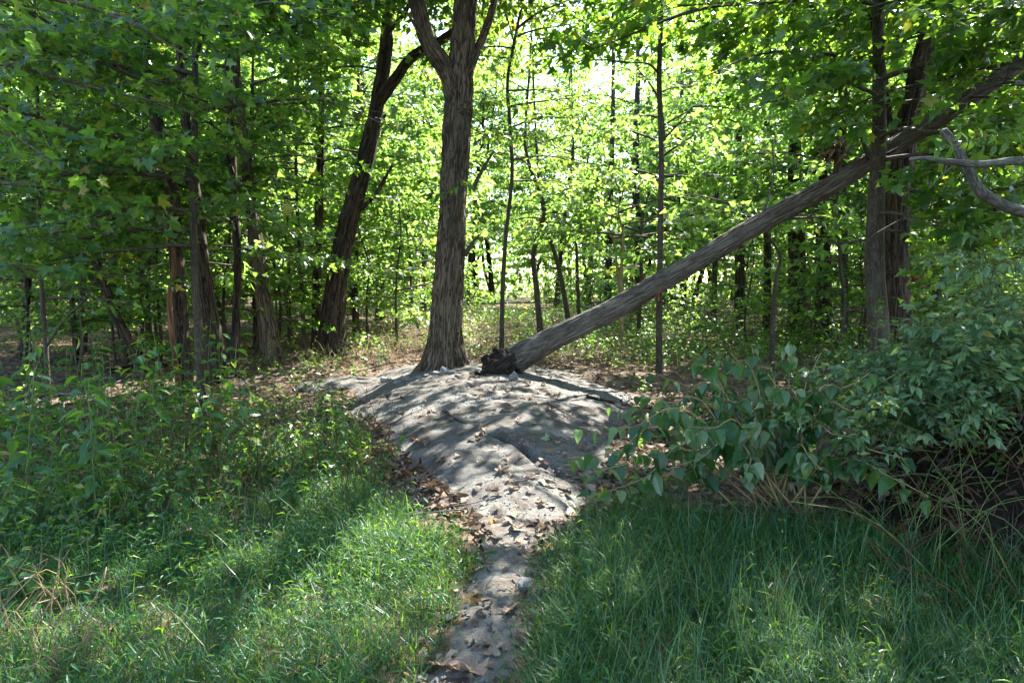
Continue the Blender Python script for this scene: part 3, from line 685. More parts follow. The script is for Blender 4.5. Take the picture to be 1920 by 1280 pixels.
# right: smooth maple, rough tree behind it
hero('maple_tree', 'smooth grey-barked maple trunk standing in front of the rough tree', 'tree',
     [(1652, 690, 8.3), (1646, 600, 8.3), (1640, 500, 8.3), (1642, 400, 8.3), (1648, 250, 8.3), (1648, 120, 8.3), (1645, 0, 8.3), (1640, -300, 8.3), (1635, -620, 8.3)], [52, 42, 38, 34, 28, 24, 20, 14, 4], 'smooth_bark', 30, (.003, 16), .3, 40, 160, stretch=.5,
     boughs=[(1648, 300, 8.3, -60, 2.6, .05), (1648, 260, 8.3, -100, 2.8, .0), (1648, 200, 8.3, -20, 2.4, .1), (1648, 180, 8.3, -140, 2.6, .05), (1648, 150, 8.3, -75, 3.2, .05), (1648, 110, 8.3, 190, 2.4, .1), (1648, 80, 8.3, -40, 3.0, .1), (1647, 40, 8.3, -115, 3.0, .1), (1646, 10, 8.3, -160, 2.8, .05), (1646, -20, 8.3, -70, 3.4, .05), (1646, -40, 8.3, -10, 2.8, .1), (1646, -60, 8.3, -130, 3.2, .0), (1644, 360, 8.3, -30, 2.0, .05), (1643, 400, 8.3, -80, 1.8, -.05), (1642, 430, 8.3, 10, 1.8, .0)] + [(1645, -70 - 16 * q_, 8.3, 175 + (q_ * 37) % 110, 2.6 + .1 * (q_ % 4), .05) for q_ in range(24)],  # generated upper boughs are added, out of view, to shade the right foreground grass
     crowns=[(5.4, 9.6, 34, 3.8)], singles=300, tpl='maple', lsize=.135, bd=.66, cdn=.55)
hero('rough_tree', 'massive furrowed dark tree that the fallen trunk leans against', 'tree',
     [(1690, 670, 9.5), (1684, 600, 9.5), (1680, 500, 9.5), (1684, 360, 9.5), (1700, 240, 9.5), (1728, 120, 9.5), (1755, 20, 9.5), (1790, -200, 9.5), (1820, -480, 9.5)], [66, 56, 50, 48, 46, 44, 40, 28, 8], 'rough_bark', 31, (.032, 12), .4, 56, 170,
     limbs=[([(1690, 300, 9.5), (1672, 240, 9.4), (1662, 180, 9.3), (1640, 60, 9.2), (1600, -60, 9)], 18, 8)], cdn=.36, crowns=[(5, 10, 26, 3.8)], boughs=[(1684, 420, 9.5, 0, 2.0), (1684, 380, 9.5, 40, 2.2), (1690, 320, 9.5, -10, 2.2)], lsize=.14, gap=.095)
hero('maple_tree', 'leafy maple at the right edge with broad dark leaves over the log', 'tree',
     [(2080, 700, 7.0), (2075, 450, 7.0), (2070, 150, 7.0), (2065, -200, 7.0), (2060, -550, 7.0), (2060, -800, 7)], [34, 30, 26, 20, 14, 5], 'smooth_bark', 32, (.003, 16), .3, 24, 90,
     boughs=[(2075, 430, 7, 170, 1.8, .05), (2075, 380, 7, 200, 2.0, .0), (2072, 330, 7, 160, 2.2, .0), (2072, 270, 7, 185, 2.2, .05), (2070, 200, 7, 150, 2.2, .05), (2070, 150, 7, 195, 2.4, .0), (2070, 90, 7, 170, 2.6, .0), (2068, 30, 7, 205, 2.6, .0), (2068, -20, 7, 160, 2.6, .0), (2068, -60, 7, 185, 2.8, .0), (2075, 480, 7, 150, 1.8, .0), (2075, 450, 7, 185, 1.4, .0), (2068, -110, 7, 205, 3.6, .05), (2068, -150, 7, 230, 3.6, .05), (2067, -200, 7, 190, 3.8, .05), (2067, -240, 7, 215, 4.0, .05), (2066, -290, 7, 245, 3.6, .05), (2066, -340, 7, 200, 4.2, .05), (2065, -400, 7, 225, 4.2, .0), (2065, -440, 7, 180, 4.0, .05), (2065, -480, 7, 210, 4.4, .0)],  # high unseen boughs at the list's end added to block sun on right grass
     crowns=[(4.8, 8.6, 24, 3.8)], singles=250, tpl='maple', lsize=.135, bd=.62, cdn=.55)

hero('maple_tree', 'added unseen maple beside the viewer shading the right foreground', 'tree', [(2750, 900, 3.4), (2760, 0, 3.4), (2740, -1200, 3.4), (2700, -2600, 3.4), (2700, -3200, 3.4)], [80, 70, 55, 30, 10], 'smooth_bark', 35, (.003, 16), .3, 20, 60, crowns=[(3.4, 9.5, 26, 3.8)], lsize=.17, tpl='kite', cdn=.6)  # added maple out of view, put here to darken the right foreground
rngb = np.random.default_rng(36); pb = np.array([[3.4, -2.2, -.1], [3.4, -2.2, 3], [3.3, -2.1, 6], [3.2, -2.0, 10]]); rb = empty('maple_tree', pb[0], 'added unseen maple behind the viewer dimming skylight on the right', 'tree'); lvb, twb, trb = Leaves(), MB(), MB()  # added tree behind the camera, cuts skylight on the right side
tube(trb, smooth_path(pb, 40), np.linspace(.16, .04, 40), 14); crown(lvb, twb, rngb, pb, 2.6, 9.5, 16, 3.6, .18, gap=.085, dens=.24); finish_tree(rb, pb[0], [('trunk', trb, 'smooth_bark')], lvb, twb, 'maple_leaf', 'twig', 'kite', gaps=False)
# slim pole sapling behind the log and the sapling by its root
hero('sapling', 'tall straight pole sapling rising behind the middle of the leaning log', 'sapling',
     [(1236, 690, 10.3), (1236, 600, 10.3), (1238, 450, 10.3), (1240, 300, 10.3), (1236, 150, 10.3), (1240, 30, 10.3), (1243, -120, 10.3), (1250, -330, 10.3)], [14, 13, 12, 11, 11, 9, 6, 2], 'smooth_bark', 33, (.002, 18), .2, 16, 130,
     limbs=[([(1240, 265, 10.3), (1270, 235, 10.3), (1300, 200, 10.2)], 5, 2), ([(1238, 140, 10.3), (1215, 120, 10.2), (1180, 118, 10.1)], 5, 2), ([(1238, 90, 10.3), (1262, 65, 10.3), (1290, 40, 10.3)], 5, 2)],
     boughs=[(1300, 200, 10.2, 20, 1.2), (1180, 118, 10.1, 170, 1.3), (1290, 40, 10.3, 20, 1.4), (1238, 60, 10.3, 250, 1.5), (1240, 20, 10.3, 200, 1.5), (1240, 0, 10.3, -40, 1.6), (1240, 250, 10.3, 290, .9), (1240, 330, 10.3, 10, 1.0)], crowns=[(5.4, 8, 8, 1.8)], lsize=.13)
hero('sapling', 'thin sapling standing right behind the broken end of the log', 'sapling',
     [(940, 655, 12), (942, 560, 12), (948, 450, 12), (960, 330, 12), (956, 230, 12), (952, 150, 12), (968, 60, 12), (985, -40, 12), (990, -240, 12)], [11, 10, 9, 8, 8, 7, 6, 5, 2], 'smooth_bark', 34, (.002, 18), .2, 14, 110,
     boughs=[(958, 300, 12, 0, 1.4), (957, 260, 12, 190, 1.0), (955, 200, 12, -20, 1.6), (953, 170, 12, 20, 1.5), (958, 110, 12, 180, 1.2), (965, 70, 12, -30, 1.6), (958, 340, 12, 30, 1.4), (957, 240, 12, -40, 1.6)], crowns=[(5.6, 8, 8, 1.8)], lsize=.12, leafm='oak_leaf', tpl='ovate_lo')
SAP = [([(1016, 628, 15), (1006, 540, 15), (1000, 480, 15), (1012, 430, 15), (1020, 385, 15), (990, 300, 15), (985, 240, 15), (995, 100, 15), (1000, -60, 15)], 14, 'crooked sapling with a double bend behind the log end'),
       ([(1072, 592, 17), (1054, 530, 17), (1036, 460, 17), (1022, 410, 17), (1010, 330, 17), (1000, 150, 17), (995, -40, 17)], 12, 'sapling leaning left beside the crooked sapling'),
       ([(1087, 585, 18), (1082, 500, 18), (1080, 440, 18), (1076, 300, 18), (1070, 60, 18)], 9, 'straight thin sapling between the leaning sapling and the log'),
       ([(1170, 590, 14), (1160, 530, 14), (1148, 440, 14), (1130, 420, 14), (1118, 330, 14)], 8, 'pale thin forked sapling above the middle of the log'),
       ([(1168, 640, 13.4), (1165, 520, 13.4), (1168, 440, 13.4), (1160, 390, 13.4), (1180, 330, 13.4)], 9, 'pale upright sapling crossing behind the log'),
       ([(1448, 650, 10.6), (1450, 580, 10.6), (1456, 520, 10.6), (1462, 480, 10.6), (1440, 440, 10.6), (1425, 400, 10.6)], 12, 'small crooked tree right of the log above the herb patch'),
       ([(1700, 632, 12.5), (1704, 560, 12.5), (1712, 520, 12.5), (1704, 480, 12.5), (1692, 440, 12.5)], 22, 'reddish rotten snag right of the massive dark tree')]
for i, (pts, w, lab) in enumerate(SAP):
    k = len(pts); dead = 'snag' in lab
    hero('snag' if dead else 'sapling', lab, 'dead tree' if dead else 'sapling', pts, [w * (1 - .75 * j / (k - 1)) for j in range(k)], 'red_wood' if dead else ('stem_tan' if 'pale' in lab else 'smooth_bark'), 40 + i, (.003, 18), .2, 14, 80,
         limbs=[([(1690, 545, 12.4), (1720, 500, 12.4), (1745, 470, 12.4)], 9, 5), ([(1706, 590, 12.4), (1690, 610, 12.3), (1676, 640, 12.2)], 10, 5)] if dead else [],
         crowns=[] if dead else [(2.6, 6.8, 12, 1.8)], lsize=.12, leafm='forest_leaf', tpl='maple_far')
MID = [(1496, 560, 17, 38, 1490, 'rough_bark', 'broad furrowed trunk in the right middle distance'), (1545, 575, 16, 34, 1540, 'rough_bark', 'black-barked stout trunk right of the broad furrowed one'), (1585, 590, 15, 16, 1582, 'smooth_bark', 'smooth slim trunk left of the massive dark tree'),
       (1752, 600, 15, 24, 1760, 'smooth_bark', 'pale smooth trunk right of the rotten snag'), (1830, 600, 15, 20, 1836, 'rough_bark', 'dark trunk behind the pale-leaved bush'), (1866, 610, 13, 26, 1872, 'rough_bark', 'thick dark trunk near the right edge'),
       (1440, 570, 18, 18, 1436, 'rough_bark', 'dark trunk left of the broad furrowed trunk'), (1388, 560, 20, 22, 1384, 'rough_bark', 'dim trunk under hanging leaves behind the log'), (1200, 560, 22, 20, 1192, 'rough_bark', 'dark trunk behind the middle of the log'), (1140, 545, 24, 16, 1146, 'rough_bark', 'distant dark trunk above the log'),
       (542, 610, 15, 9, 540, 'smooth_bark', 'thin straight pole left of the leaning tree'), (570, 620, 14, 10, 555, 'smooth_bark', 'thin pole tilted left of the leaning tree'), (592, 630, 14.5, 22, 600, 'rough_bark', 'dark trunk pressed close behind the leaning tree'), (712, 580, 22, 20, 716, 'rough_bark', 'distant trunk left of the oak'), (795, 560, 25, 10, 793, 'smooth_bark', 'distant slim trunk just left of the oak'), (666, 600, 17, 14, 668, 'rough_bark', 'slim trunk in gap between leaning tree and oak'), (1665, 560, 20, 12, 1668, 'rough_bark', 'far slim trunk behind the massive dark tree'), (480, 640, 14, 12, 470, 'rough_bark', 'slim trunk behind the stout leaner'), (1340, 560, 22, 12, 1345, 'smooth_bark', 'far slim trunk behind the log'), (1283, 555, 24, 14, 1275, 'rough_bark', 'far dark trunk right of the pole sapling')]
for i, (px, py, d, w, px1, bk, lab) in enumerate(MID):
    hero('forest_tree', lab, 'tree', [(px, py, d), (px + (px1 - px) * .3, py - 90, d), (px1, 330, d), (px1 + 4, 120, d), (px1, -120, d)], [w, w * .9, w * .75, w * .5, w * .15], bk, 60 + i, (.010, 14), .4, 24, 90,
         crowns=[(3.2, 9.5, 16, 2.9)], lsize=.15, leafm='forest_leaf', tpl='maple_far', gap=.11, cdn=.26)

# ---- the fallen trunk
Pl = np.array([at(962, 676, 9.5), at(1050, 630, 9.5), at(1180, 562, 9.45), at(1300, 492, 9.35), at(1420, 424, 9.2), at(1540, 356, 9.05), at(1640, 298, 8.9), at(1760, 220, 8.65), at(1880, 142, 8.4), at(1990, 70, 8.2), at(2120, -20, 8.0)])
S = smooth_path(Pl, 220); u = np.linspace(0, 1, 220)
R = np.interp(u, [0, .05, .15, .4, .7, 1], [.205, .178, .156, .141, .12, .10])
S = S + np.stack([0 * u, .03 * np.sin(u * 9), .008 * np.sin(u * 14 + 1) + .008 * np.sin(u * 31)], -1)
mb = MB(); tube(mb, S, R, 112, furrow(.020, 30, 3.3, flare=.1, stretch=.10))
root = empty('fallen_tree', Pl[0] - [0, 0, .3], 'long grey trunk fallen at a slant from broken base to the right-hand trees', 'fallen tree')
log_ = link('trunk', mb.mesh('trunk', M['log_bark'], root.location), root)
for q, w0, w1, mm in [([at(1835, 172, 8.5), at(1862, 140, 8.5), at(1890, 96, 8.5)], .05, .025, 'log_bark'), ([at(1565, 340, 9.0), at(1572, 300, 8.9), at(1600, 240, 8.9), at(1630, 180, 8.9)], .045, .015, 'smooth_bark'), ([at(1630, 300, 8.8), at(1600, 210, 8.9), at(1565, 110, 8.9), at(1535, 60, 8.9)], .03, .012, 'smooth_bark'),
                 ([at(1235, 560, 9.3), at(1238, 548, 9.2), at(1243, 545, 9.15)], .05, .03, 'red_wood'), ([at(1420, 420, 9.15), at(1438, 380, 9.1), at(1450, 330, 9.1), at(1448, 260, 9.1)], .022, .008, 'grey_wood'), ([at(1780, 205, 8.6), at(1800, 180, 8.5), at(1808, 150, 8.5)], .03, .015, 'log_bark')]:
    b = MB(); tube(b, smooth_path(np.array(q), 24), np.linspace(w0, w1, 24), 10, furrow(.004, 20, 1.0)); link('branch', b.mesh('branch', M[mm], root.location), root)
# torn root plate at the lower end
for q, rr in [([at(968, 672, 9.5), at(945, 682, 9.4), at(928, 694, 9.35), at(918, 714, 9.3)], [.17, .22, .21, .16]), ([at(945, 684, 9.35), at(934, 668, 9.3), at(930, 658, 9.28), at(926, 652, 9.26)], [.13, .075, .055, .04]),
              ([at(930, 694, 9.3), at(916, 682, 9.25), at(910, 674, 9.2), at(906, 668, 9.2)], [.11, .07, .045, .012]), ([at(925, 700, 9.3), at(906, 698, 9.2), at(894, 702, 9.1)], [.10, .06, .02]), ([at(950, 690, 9.3), at(958, 704, 9.2), at(962, 715, 9.1)], [.09, .06, .03]), ([at(915, 690, 9.3), at(908, 676, 9.3), at(914, 664, 9.3)], [.06, .05, .02])]:
    b = MB(); q = smooth_path(np.array(q), 40); tube(b, q, np.interp(np.linspace(0, 1, 40), np.linspace(0, 1, len(rr)), rr), 32, furrow(.05, 13, rr[0] * 50, stretch=.5)); link('torn_root', b.mesh('torn_root', M['rot'], root.location), root)
r5 = np.random.default_rng(8)
for i in range(16):
    a_ = r5.random() * 6.28; e_ = at(955, 680, 9.45) + np.array([.05 * math.cos(a_), .14 * math.cos(a_), .14 * math.sin(a_)]); t_ = e_ + np.array([-r5.uniform(.12, .42), r5.normal(-.05, .08), -r5.uniform(-.06, .16)])
    b = MB(); tube(b, smooth_path(np.array([e_ + [.1, 0, .05], e_, (e_ + t_) / 2 + r5.normal(0, .02, 3), t_]), 10), np.linspace(r5.uniform(.025, .05), .004, 10), 6); link('splinter', b.mesh('splinter', M['rot' if i % 3 else 'red_wood'], root.location), log_)
# dry leaf tangle caught on the trunk
lv = Leaves(); r2 = np.random.default_rng(5); c = at(1562, 285, 8.85)
lv.add(c + r2.normal(0, .07, (90, 3)), r2.normal(0, 1, (90, 3)), r2.normal(0, 1, (90, 3)), .09)
mb = MB(); leaf_geo(mb, lv.arrays(), 'litter'); tag(link('dry_leaf_tangle', mb.mesh('dry_leaf_tangle', M['litter'], root.location, bark=False), root), kind='stuff')

# ---- grey lichened dead branches reaching in from the right
Pg = np.array([at(2120, 800, 5.0), at(2110, 600, 5.0), at(2080, 440, 4.9), at(2010, 410, 4.8), at(1920, 398, 4.7), at(1850, 368, 4.6), at(1818, 325, 4.55), at(1795, 280, 4.5), at(1768, 245, 4.5)])
Pg[0][2] = float(ground_h(Pg[0][0], Pg[0][1])) - .1
mb = MB(); tube(mb, smooth_path(Pg, 120), np.interp(np.linspace(0, 1, 120), [0, .5, 1], [.06, .05, .028]), 20, furrow(.005, 25, 2.0))
root = empty('dead_tree', Pg[0], 'bare grey lichened branches reaching in at the right edge', 'dead tree')
link('trunk', mb.mesh('trunk', M['grey_wood'], root.location), root)
for q, w0, w1 in [([at(2085, 445, 4.9), at(2040, 340, 4.7), at(1960, 305, 4.45), at(1900, 302, 4.3), at(1840, 308, 4.25), at(1780, 303, 4.2), at(1735, 297, 4.2), at(1706, 299, 4.2)], .05, .016), ([at(1795, 305, 4.22), at(1770, 325, 4.2), at(1740, 355, 4.2)], .008, .004), ([at(1778, 304, 4.22), at(1765, 340, 4.2), at(1768, 372, 4.2)], .007, .003), ([at(1840, 345, 4.58), at(1846, 318, 4.5), at(1850, 295, 4.5)], .010, .005),
                  ([at(2000, 180, 5), at(1940, 160, 5), at(1905, 155, 5)], .03, .02)]:
    b = MB(); tube(b, smooth_path(np.array(q), 40), np.linspace(w0, w1, 40), 12, furrow(.004, 30, 2.0)); link('branch', b.mesh('branch', M['grey_wood'], root.location), root)

# ---- prototypes for the woods behind, then copies
def proto(seed, H, z0, nb, L, tr_r, barkm, lsize, gap, lean=.5, tpl='maple_far'):
    rng = np.random.default_rng(seed)
    k = 6; zz = np.linspace(-.2, H, k); P = np.column_stack([np.cumsum(rng.normal(0, lean, k)) * .5, np.cumsum(rng.normal(0, lean, k)) * .5, zz]); P[0, :2] = P[1, :2] * .3
    tr = MB(); S = smooth_path(P, 60); tube(tr, S, tr_r * .75 * (1 - .93 * np.linspace(0, 1, 60)) + .01, 14, furrow(.008, 12, seed * 1.0, flare=.4))
    lv, tw = Leaves(), MB()
    crown(lv, tw, rng, P, z0, H, nb, L, lsize, gap=gap, dens=.40)
    lm = MB(); leaf_geo(lm, lv.arrays(), tpl, rng=rng)
    return (tr.mesh('trunk', M[barkm]), tw.mesh('twigs', M['twig']), lm.mesh('crown', M['forest_leaf'], smooth=False, bark=False))
PROTO = [proto(101, 13, 2.6, 34, 3.6, .17, 'rough_bark', .17, .14), proto(102, 15, 3.4, 36, 3.8, .21, 'rough_bark', .17, .14), proto(103, 12, 2.2, 32, 3.2, .11, 'smooth_bark', .17, .14), proto(104, 14, 4.5, 32, 4.0, .25, 'oak_bark', .18, .14)]
SMALL = [proto(111, 4.6, .7, 22, 1.7, .035, 'smooth_bark', .13, .10, .25), proto(112, 3.6, .5, 20, 1.5, .03, 'smooth_bark', .13, .10, .3), proto(113, 5.6, 1.2, 24, 2.0, .045, 'smooth_bark', .14, .11, .25)]
BUSH = [proto(121, 1.5, .1, 22, 1.0, .014, 'twig', .10, .085, .2), proto(122, 1.1, .06, 20, .9, .012, 'twig', .09, .085, .2)]

placed = []
def ok_spot(x, y, r, hgt):
    for (a, b, c) in placed:
        if (x - a) ** 2 + (y - b) ** 2 < (max(r, c)) ** 2: return False
    if hgt > 7:
        for (gx_, gy_, gz_, gr_) in GA:
            for z in (4, 6, 8, 10, 12):
                k = (z - gz_) / SUN[2]
                if (gx_ + SUN[0] * k - x) ** 2 + (gy_ + SUN[1] * k - y) ** 2 < (1.7 + .5 * (gr_ > .8)) ** 2: return False
    return True
def put(protos, name, cat, lab, grp, x, y, s, i, rng):
    t, w, c = protos[i % len(protos)]
    r = empty(name, (x, y, float(ground_h(x, y)) - .05), lab, cat, grp); r.rotation_euler = (rng.normal(0, .03), rng.normal(0, .03), rng.random() * 6.28); r.scale = (s, s, s * rng.uniform(.9, 1.15))
    link('trunk' if protos is not BUSH else 'stem', t, r); tag(link('twigs', w, r), kind='stuff'); tag(link('crown', c, r), kind='stuff')

rng = np.random.default_rng(77); n = 0; tries = 0
def region(x, y):
    px = 960 + F * x / y
    return 'far left of the leaning tree' if px < 560 else 'between the leaning tree and the oak' if px < 830 else 'in the sunny gap right of the oak' if px < 1180 else 'behind the leaning log' if px < 1600 else 'beyond the massive dark tree'
while n < 42 and tries < 4000:
    tries += 1
    y = 17 + 45 * rng.random() ** 1.1; x = (rng.random() * 2 - 1) * (y * .95 + 3)
    if abs(x + .3 - .02 * y) < 1.6 + .02 * y and y < 38: continue
    if not ok_spot(x, y, 3.2, 12): continue
    placed.append((x, y, 3.0)); s = rng.uniform(.85, 1.3) * (1 + .004 * y)
    kk = int(rng.integers(4)); put(PROTO, 'woodland_tree', 'tree', ('sunlit ' if y < 32 else 'distant ') + ('dark-barked', 'tall dark', 'slim smooth-barked', 'stout furrowed')[kk] + ' woodland tree ' + region(x, y), 'tall trees of the wood behind', x, y, s, kk, rng); n += 1
for px_, d_, i_ in [(1040, 34, 0), (930, 42, 1), (770, 30, 2), (1270, 33, 1), (1190, 44, 0), (1330, 42, 2), (1110, 50, 1), (1235, 27, 2), (1000, 48, 2)]:
    x = (px_ - 960) / F * d_; placed.append((x, d_, 2.0)); put(PROTO, 'woodland_tree', 'tree', ('dark-barked', 'tall dark', 'slim smooth-barked')[i_] + ' woodland tree deep ' + region(x, d_), 'tall trees of the wood behind', x, d_, 1.05, i_, rng)
n = tries = 0
while n < 125 and tries < 4000:
    tries += 1
    y = 12.2 + 34 * rng.random() ** 1.3; x = (rng.random() * 2 - 1) * (y * .85 + 1)
    if y < 15 and -4.5 < x < 5: continue
    if y < 33 and 860 < 960 + F * x / y < 1480 and rng.random() < .8: continue
    if abs(x + .3 - .02 * y) < 1.3 + .03 * y and y < 36: continue
    if not ok_spot(x, y, 1.3, 4): continue
    placed.append((x, y, 1.3))
    sc, kk = rng.uniform(.8, 1.3), int(rng.integers(3)); put(SMALL, 'understory_tree', 'sapling', ('nearer ' if y < 18 else '' if y < 28 else 'distant ') + ('tall ' if sc > 1.05 else 'small ') + ('slender', 'low bushy', 'spreading')[kk] + ' young tree ' + region(x, y), 'young trees of the understory', x, y, sc, kk, rng); n += 1
for q_, (px_, d_, sc_, lab_) in enumerate([(30, 11.0, .75, 'leafy sapling at the far left edge of the wood'), (130, 10.4, .7, 'leafy sapling in front of the slim left-edge trunks'), (215, 11.8, .8, 'leafy sapling beside the crooked leaning tree'), (285, 12.6, .9, 'leafy sapling left of the maple clump'), (470, 13.0, .85, 'leafy sapling between the straight brown tree and the stout leaner'), (556, 14.4, .9, 'leafy sapling among the thin poles left of the leaning tree'), (690, 16.5, .9, 'leafy sapling in the gap left of the oak'), (1410, 14.5, .8, 'leafy sapling behind the upper half of the log'), (1610, 13.0, .8, 'leafy sapling just left of the smooth maple'), (1800, 12.5, .9, 'leafy sapling behind the pale-leaved bush')]):
    x = (px_ - 960) / F * d_; placed.append((x, d_, 1.0)); put(SMALL, 'understory_tree', 'sapling', lab_, 'young trees of the understory', x, d_, sc_, q_ + 2, rng)
n = tries = 0
while n < 62 and tries < 4000:
    tries += 1
    y = 15 + 30 * rng.random(); x = (rng.random() * 2 - 1) * (y * .8)
    if abs(x + .3 - .02 * y) < .9 + .02 * y and y < 30: continue
    if y < 33 and 860 < 960 + F * x / y < 1480 and rng.random() < .7: continue
    if not ok_spot(x, y, .9, 1): continue
    placed.append((x, y, .9))
    put(BUSH, 'understory_bush', 'bush', ('low leafy bush ' if y < 26 else 'distant low bush ') + region(x, y), 'low bushes of the woodland floor', x, y, rng.uniform(.6, 1.2), int(rng.integers(2)), rng); n += 1

# far wood that reads as one mass
rng = np.random.default_rng(9)
lv = Leaves(); k = 75000
az = rng.uniform(-.98, .98, k); dd = rng.uniform(54, 84, k); zz = 24 * rng.random(k) ** 1.15; zz[45000:] *= .28; dd[45000:] -= 14 * rng.random(30000)
x, y = np.sin(az) * dd, np.cos(az) * dd
clump = fbm(x * .22, y * .22, zz * .25, 3) > -.25
x, y, zz = x[clump], y[clump], zz[clump]
D = rng.normal(0, 1, (len(x), 3)); D[:, 2] -= .5
lv.add(np.column_stack([x, y, zz + .4]), D, UP + rng.normal(0, .7, (len(x), 3)), rng.uniform(.35, .65, len(x)))
mb = MB(); leaf_geo(mb, lv.arrays(), 'kite'); tk = MB()
for i in range(120):
    a = rng.uniform(-.95, .95); d = rng.uniform(56, 80); b = np.array([math.sin(a) * d, math.cos(a) * d, .3]); top = b + [rng.normal(0, 1), rng.normal(0, 1), rng.uniform(8, 16)]
    tube(tk, smooth_path(np.array([b, (b + top) / 2 + rng.normal(0, .3, 3), top]), 8), np.linspace(rng.uniform(.1, .25), .04, 8), 7)
fw = empty('far_woods', (0, 60, 0), 'sunlit mass of far woodland closing off the view', 'woods'); fw['kind'] = 'stuff'
o = link('foliage', mb.mesh('foliage', M['forest_leaf'], (0, 60, 0), False, False), fw); tag(o, kind='stuff')
o = link('trunks', tk.mesh('trunks', M['rough_bark'], (0, 60, 0)), fw); tag(o, kind='stuff')

# ================================================================== FLOOR COVER
def nearest_grass_ok(x, y):
    d = np.abs(x - path_c(y)) / (path_w(y) * (1.0 + .5 * vn(y * 5, np.sign(x - path_c(y)) * 2, 2.2)))
    return (d > .55) | (y > 4.8)
def rock_d(x, y): return rock_profile(x, y)

def blades(mb, x, y, h, w, lean, az, rng, bend=1.0):
    n = len(x); z = ground_h(x, y) - .01
    dirx, diry = np.cos(az), np.sin(az); px_, py_ = -diry, dirx
    t = np.array([0, .38, .72, 1.0]); ww = np.array([.8, 1, .7, 0])
    out = np.zeros((n, 7, 3))
    tw_ = rng.normal(0, .5, n)
    for k in range(4):
        hor = lean * h * (t[k] ** 1.7) * bend; ver = h * t[k] * np.sqrt(np.clip(1 - (lean * .55 * t[k]) ** 2, .1, 1)) 
        cx, cy, cz = x + dirx * hor, y + diry * hor, z + ver
        a = tw_ * t[k]; sx, sy = px_ * np.cos(a) + dirx * np.sin(a), py_ * np.cos(a) + diry * np.sin(a)
        if k < 3:
            out[:, 2 * k] = np.stack([cx - sx * w * ww[k] / 2, cy - sy * w * ww[k] / 2, cz], -1); out[:, 2 * k + 1] = np.stack([cx + sx * w * ww[k] / 2, cy + sy * w * ww[k] / 2, cz], -1)
        else: out[:, 6] = np.stack([cx, cy, cz], -1)
    T = np.array([[0, 1, 3], [0, 3, 2], [2, 3, 5], [2, 5, 4], [4, 5, 6]])
    mb.add(out.reshape(-1, 3), None, (T[None] + (np.arange(n) * 7)[:, None, None]).reshape(-1, 3))

rng = np.random.default_rng(21)
def scatter(n, x0, x1, y0, y1, yexp=1.0):
    return x0 + (x1 - x0) * rng.random(n), y0 + (y1 - y0) * rng.random(n) ** yexp
def in_frame(x, y, m=120):
    px, py, w = project(np.column_stack([x, y, ground_h(x, y) + .1])); return (px > -m) & (px < 1920 + m) & (py < 1280 + 260)
def grass_mask(x, y):
    left = x < path_c(y)
    # left meadow reaches to the rock's flank, right one ends under the heart-leaved shrub
    lim = np.where(left, interp(x, [-4, -2.2, -1.5, -.9, -.5, 0], [6.2, 7.0, 6.9, 5.3, 4.5, 4.2]), interp(x, [0, .3, .8, 1.6, 2.6, 3.4], [4.0, 4.4, 4.9, 4.9, 4.3, 3.3])) + .5 * vn(x * 1.3, y * 1.3, 6) + .3 * vn(x * 4, y * 4, 6)
    dens = np.clip((lim - y) / .9, 0, 1) ** .8 * np.clip((np.abs(x - path_c(y)) / path_w(y) - .75) / 1.6, .04, 1) * np.clip(.72 + .9 * vn(x * 1.8, y * 1.8, 8.8) + .4 * vn(x * 5, y * 5, 2.8), .42, 1)
    dens = np.where(left, dens * interp(x, [-4.5, -3, -1.8], [.35, .55, 1.0]) * np.where(x < -1.6, interp(y, [4.0, 5.0], [1, .35]), 1), dens)
    return (rng.random(len(x)) < dens) & nearest_grass_ok(x, y) & (rock_d(x, y) > .92 + .12 * vn(x * 4, y * 4, 2)) & in_frame(x, y)
mb = MB(); x, y = scatter(380000, -4.6, 3.4, 1.55, 7.2, 1.25); k = grass_mask(x, y); x, y = x[k], y[k]
edge = np.clip(np.abs(x - path_c(y)) / .5, .25, 1)
blades(mb, x, y, rng.uniform(.05, .18, len(x)) * (.45 + .55 * edge) * (1.0 + .45 * vn(x * 1.2, y * 1.2, 3)), rng.uniform(.0025, .0062, len(x)), rng.uniform(.3, 1.5, len(x)), rng.random(len(x)) * 6.28, rng)
print('grass blades', len(x))
tag(link('grass', mb.mesh('grass', M['grass'], None, False, False)), 'thick soft green grass on both sides of the path', 'grass', kind='stuff')
mb = MB(); x, y = scatter(22000, -4.4, 3.4, 1.55, 6.5, 1.15); k = grass_mask(x, y); x, y = x[k], y[k]; keep = rng.random(len(x)) < np.where(x > 0, .85, .35); x, y = x[keep], y[keep]
blades(mb, x, y, rng.uniform(.16, .40, len(x)) * np.clip(np.abs(x - path_c(y)) / .6, .4, 1), rng.uniform(.0025, .0042, len(x)), rng.uniform(.15, 1.0, len(x)), rng.random(len(x)) * 6.28, rng)
tag(link('grass_stalks', mb.mesh('grass_stalks', M['grass_fine'], None, False, False)), 'long thin pale seed stalks rising above the grass', 'grass', kind='stuff')
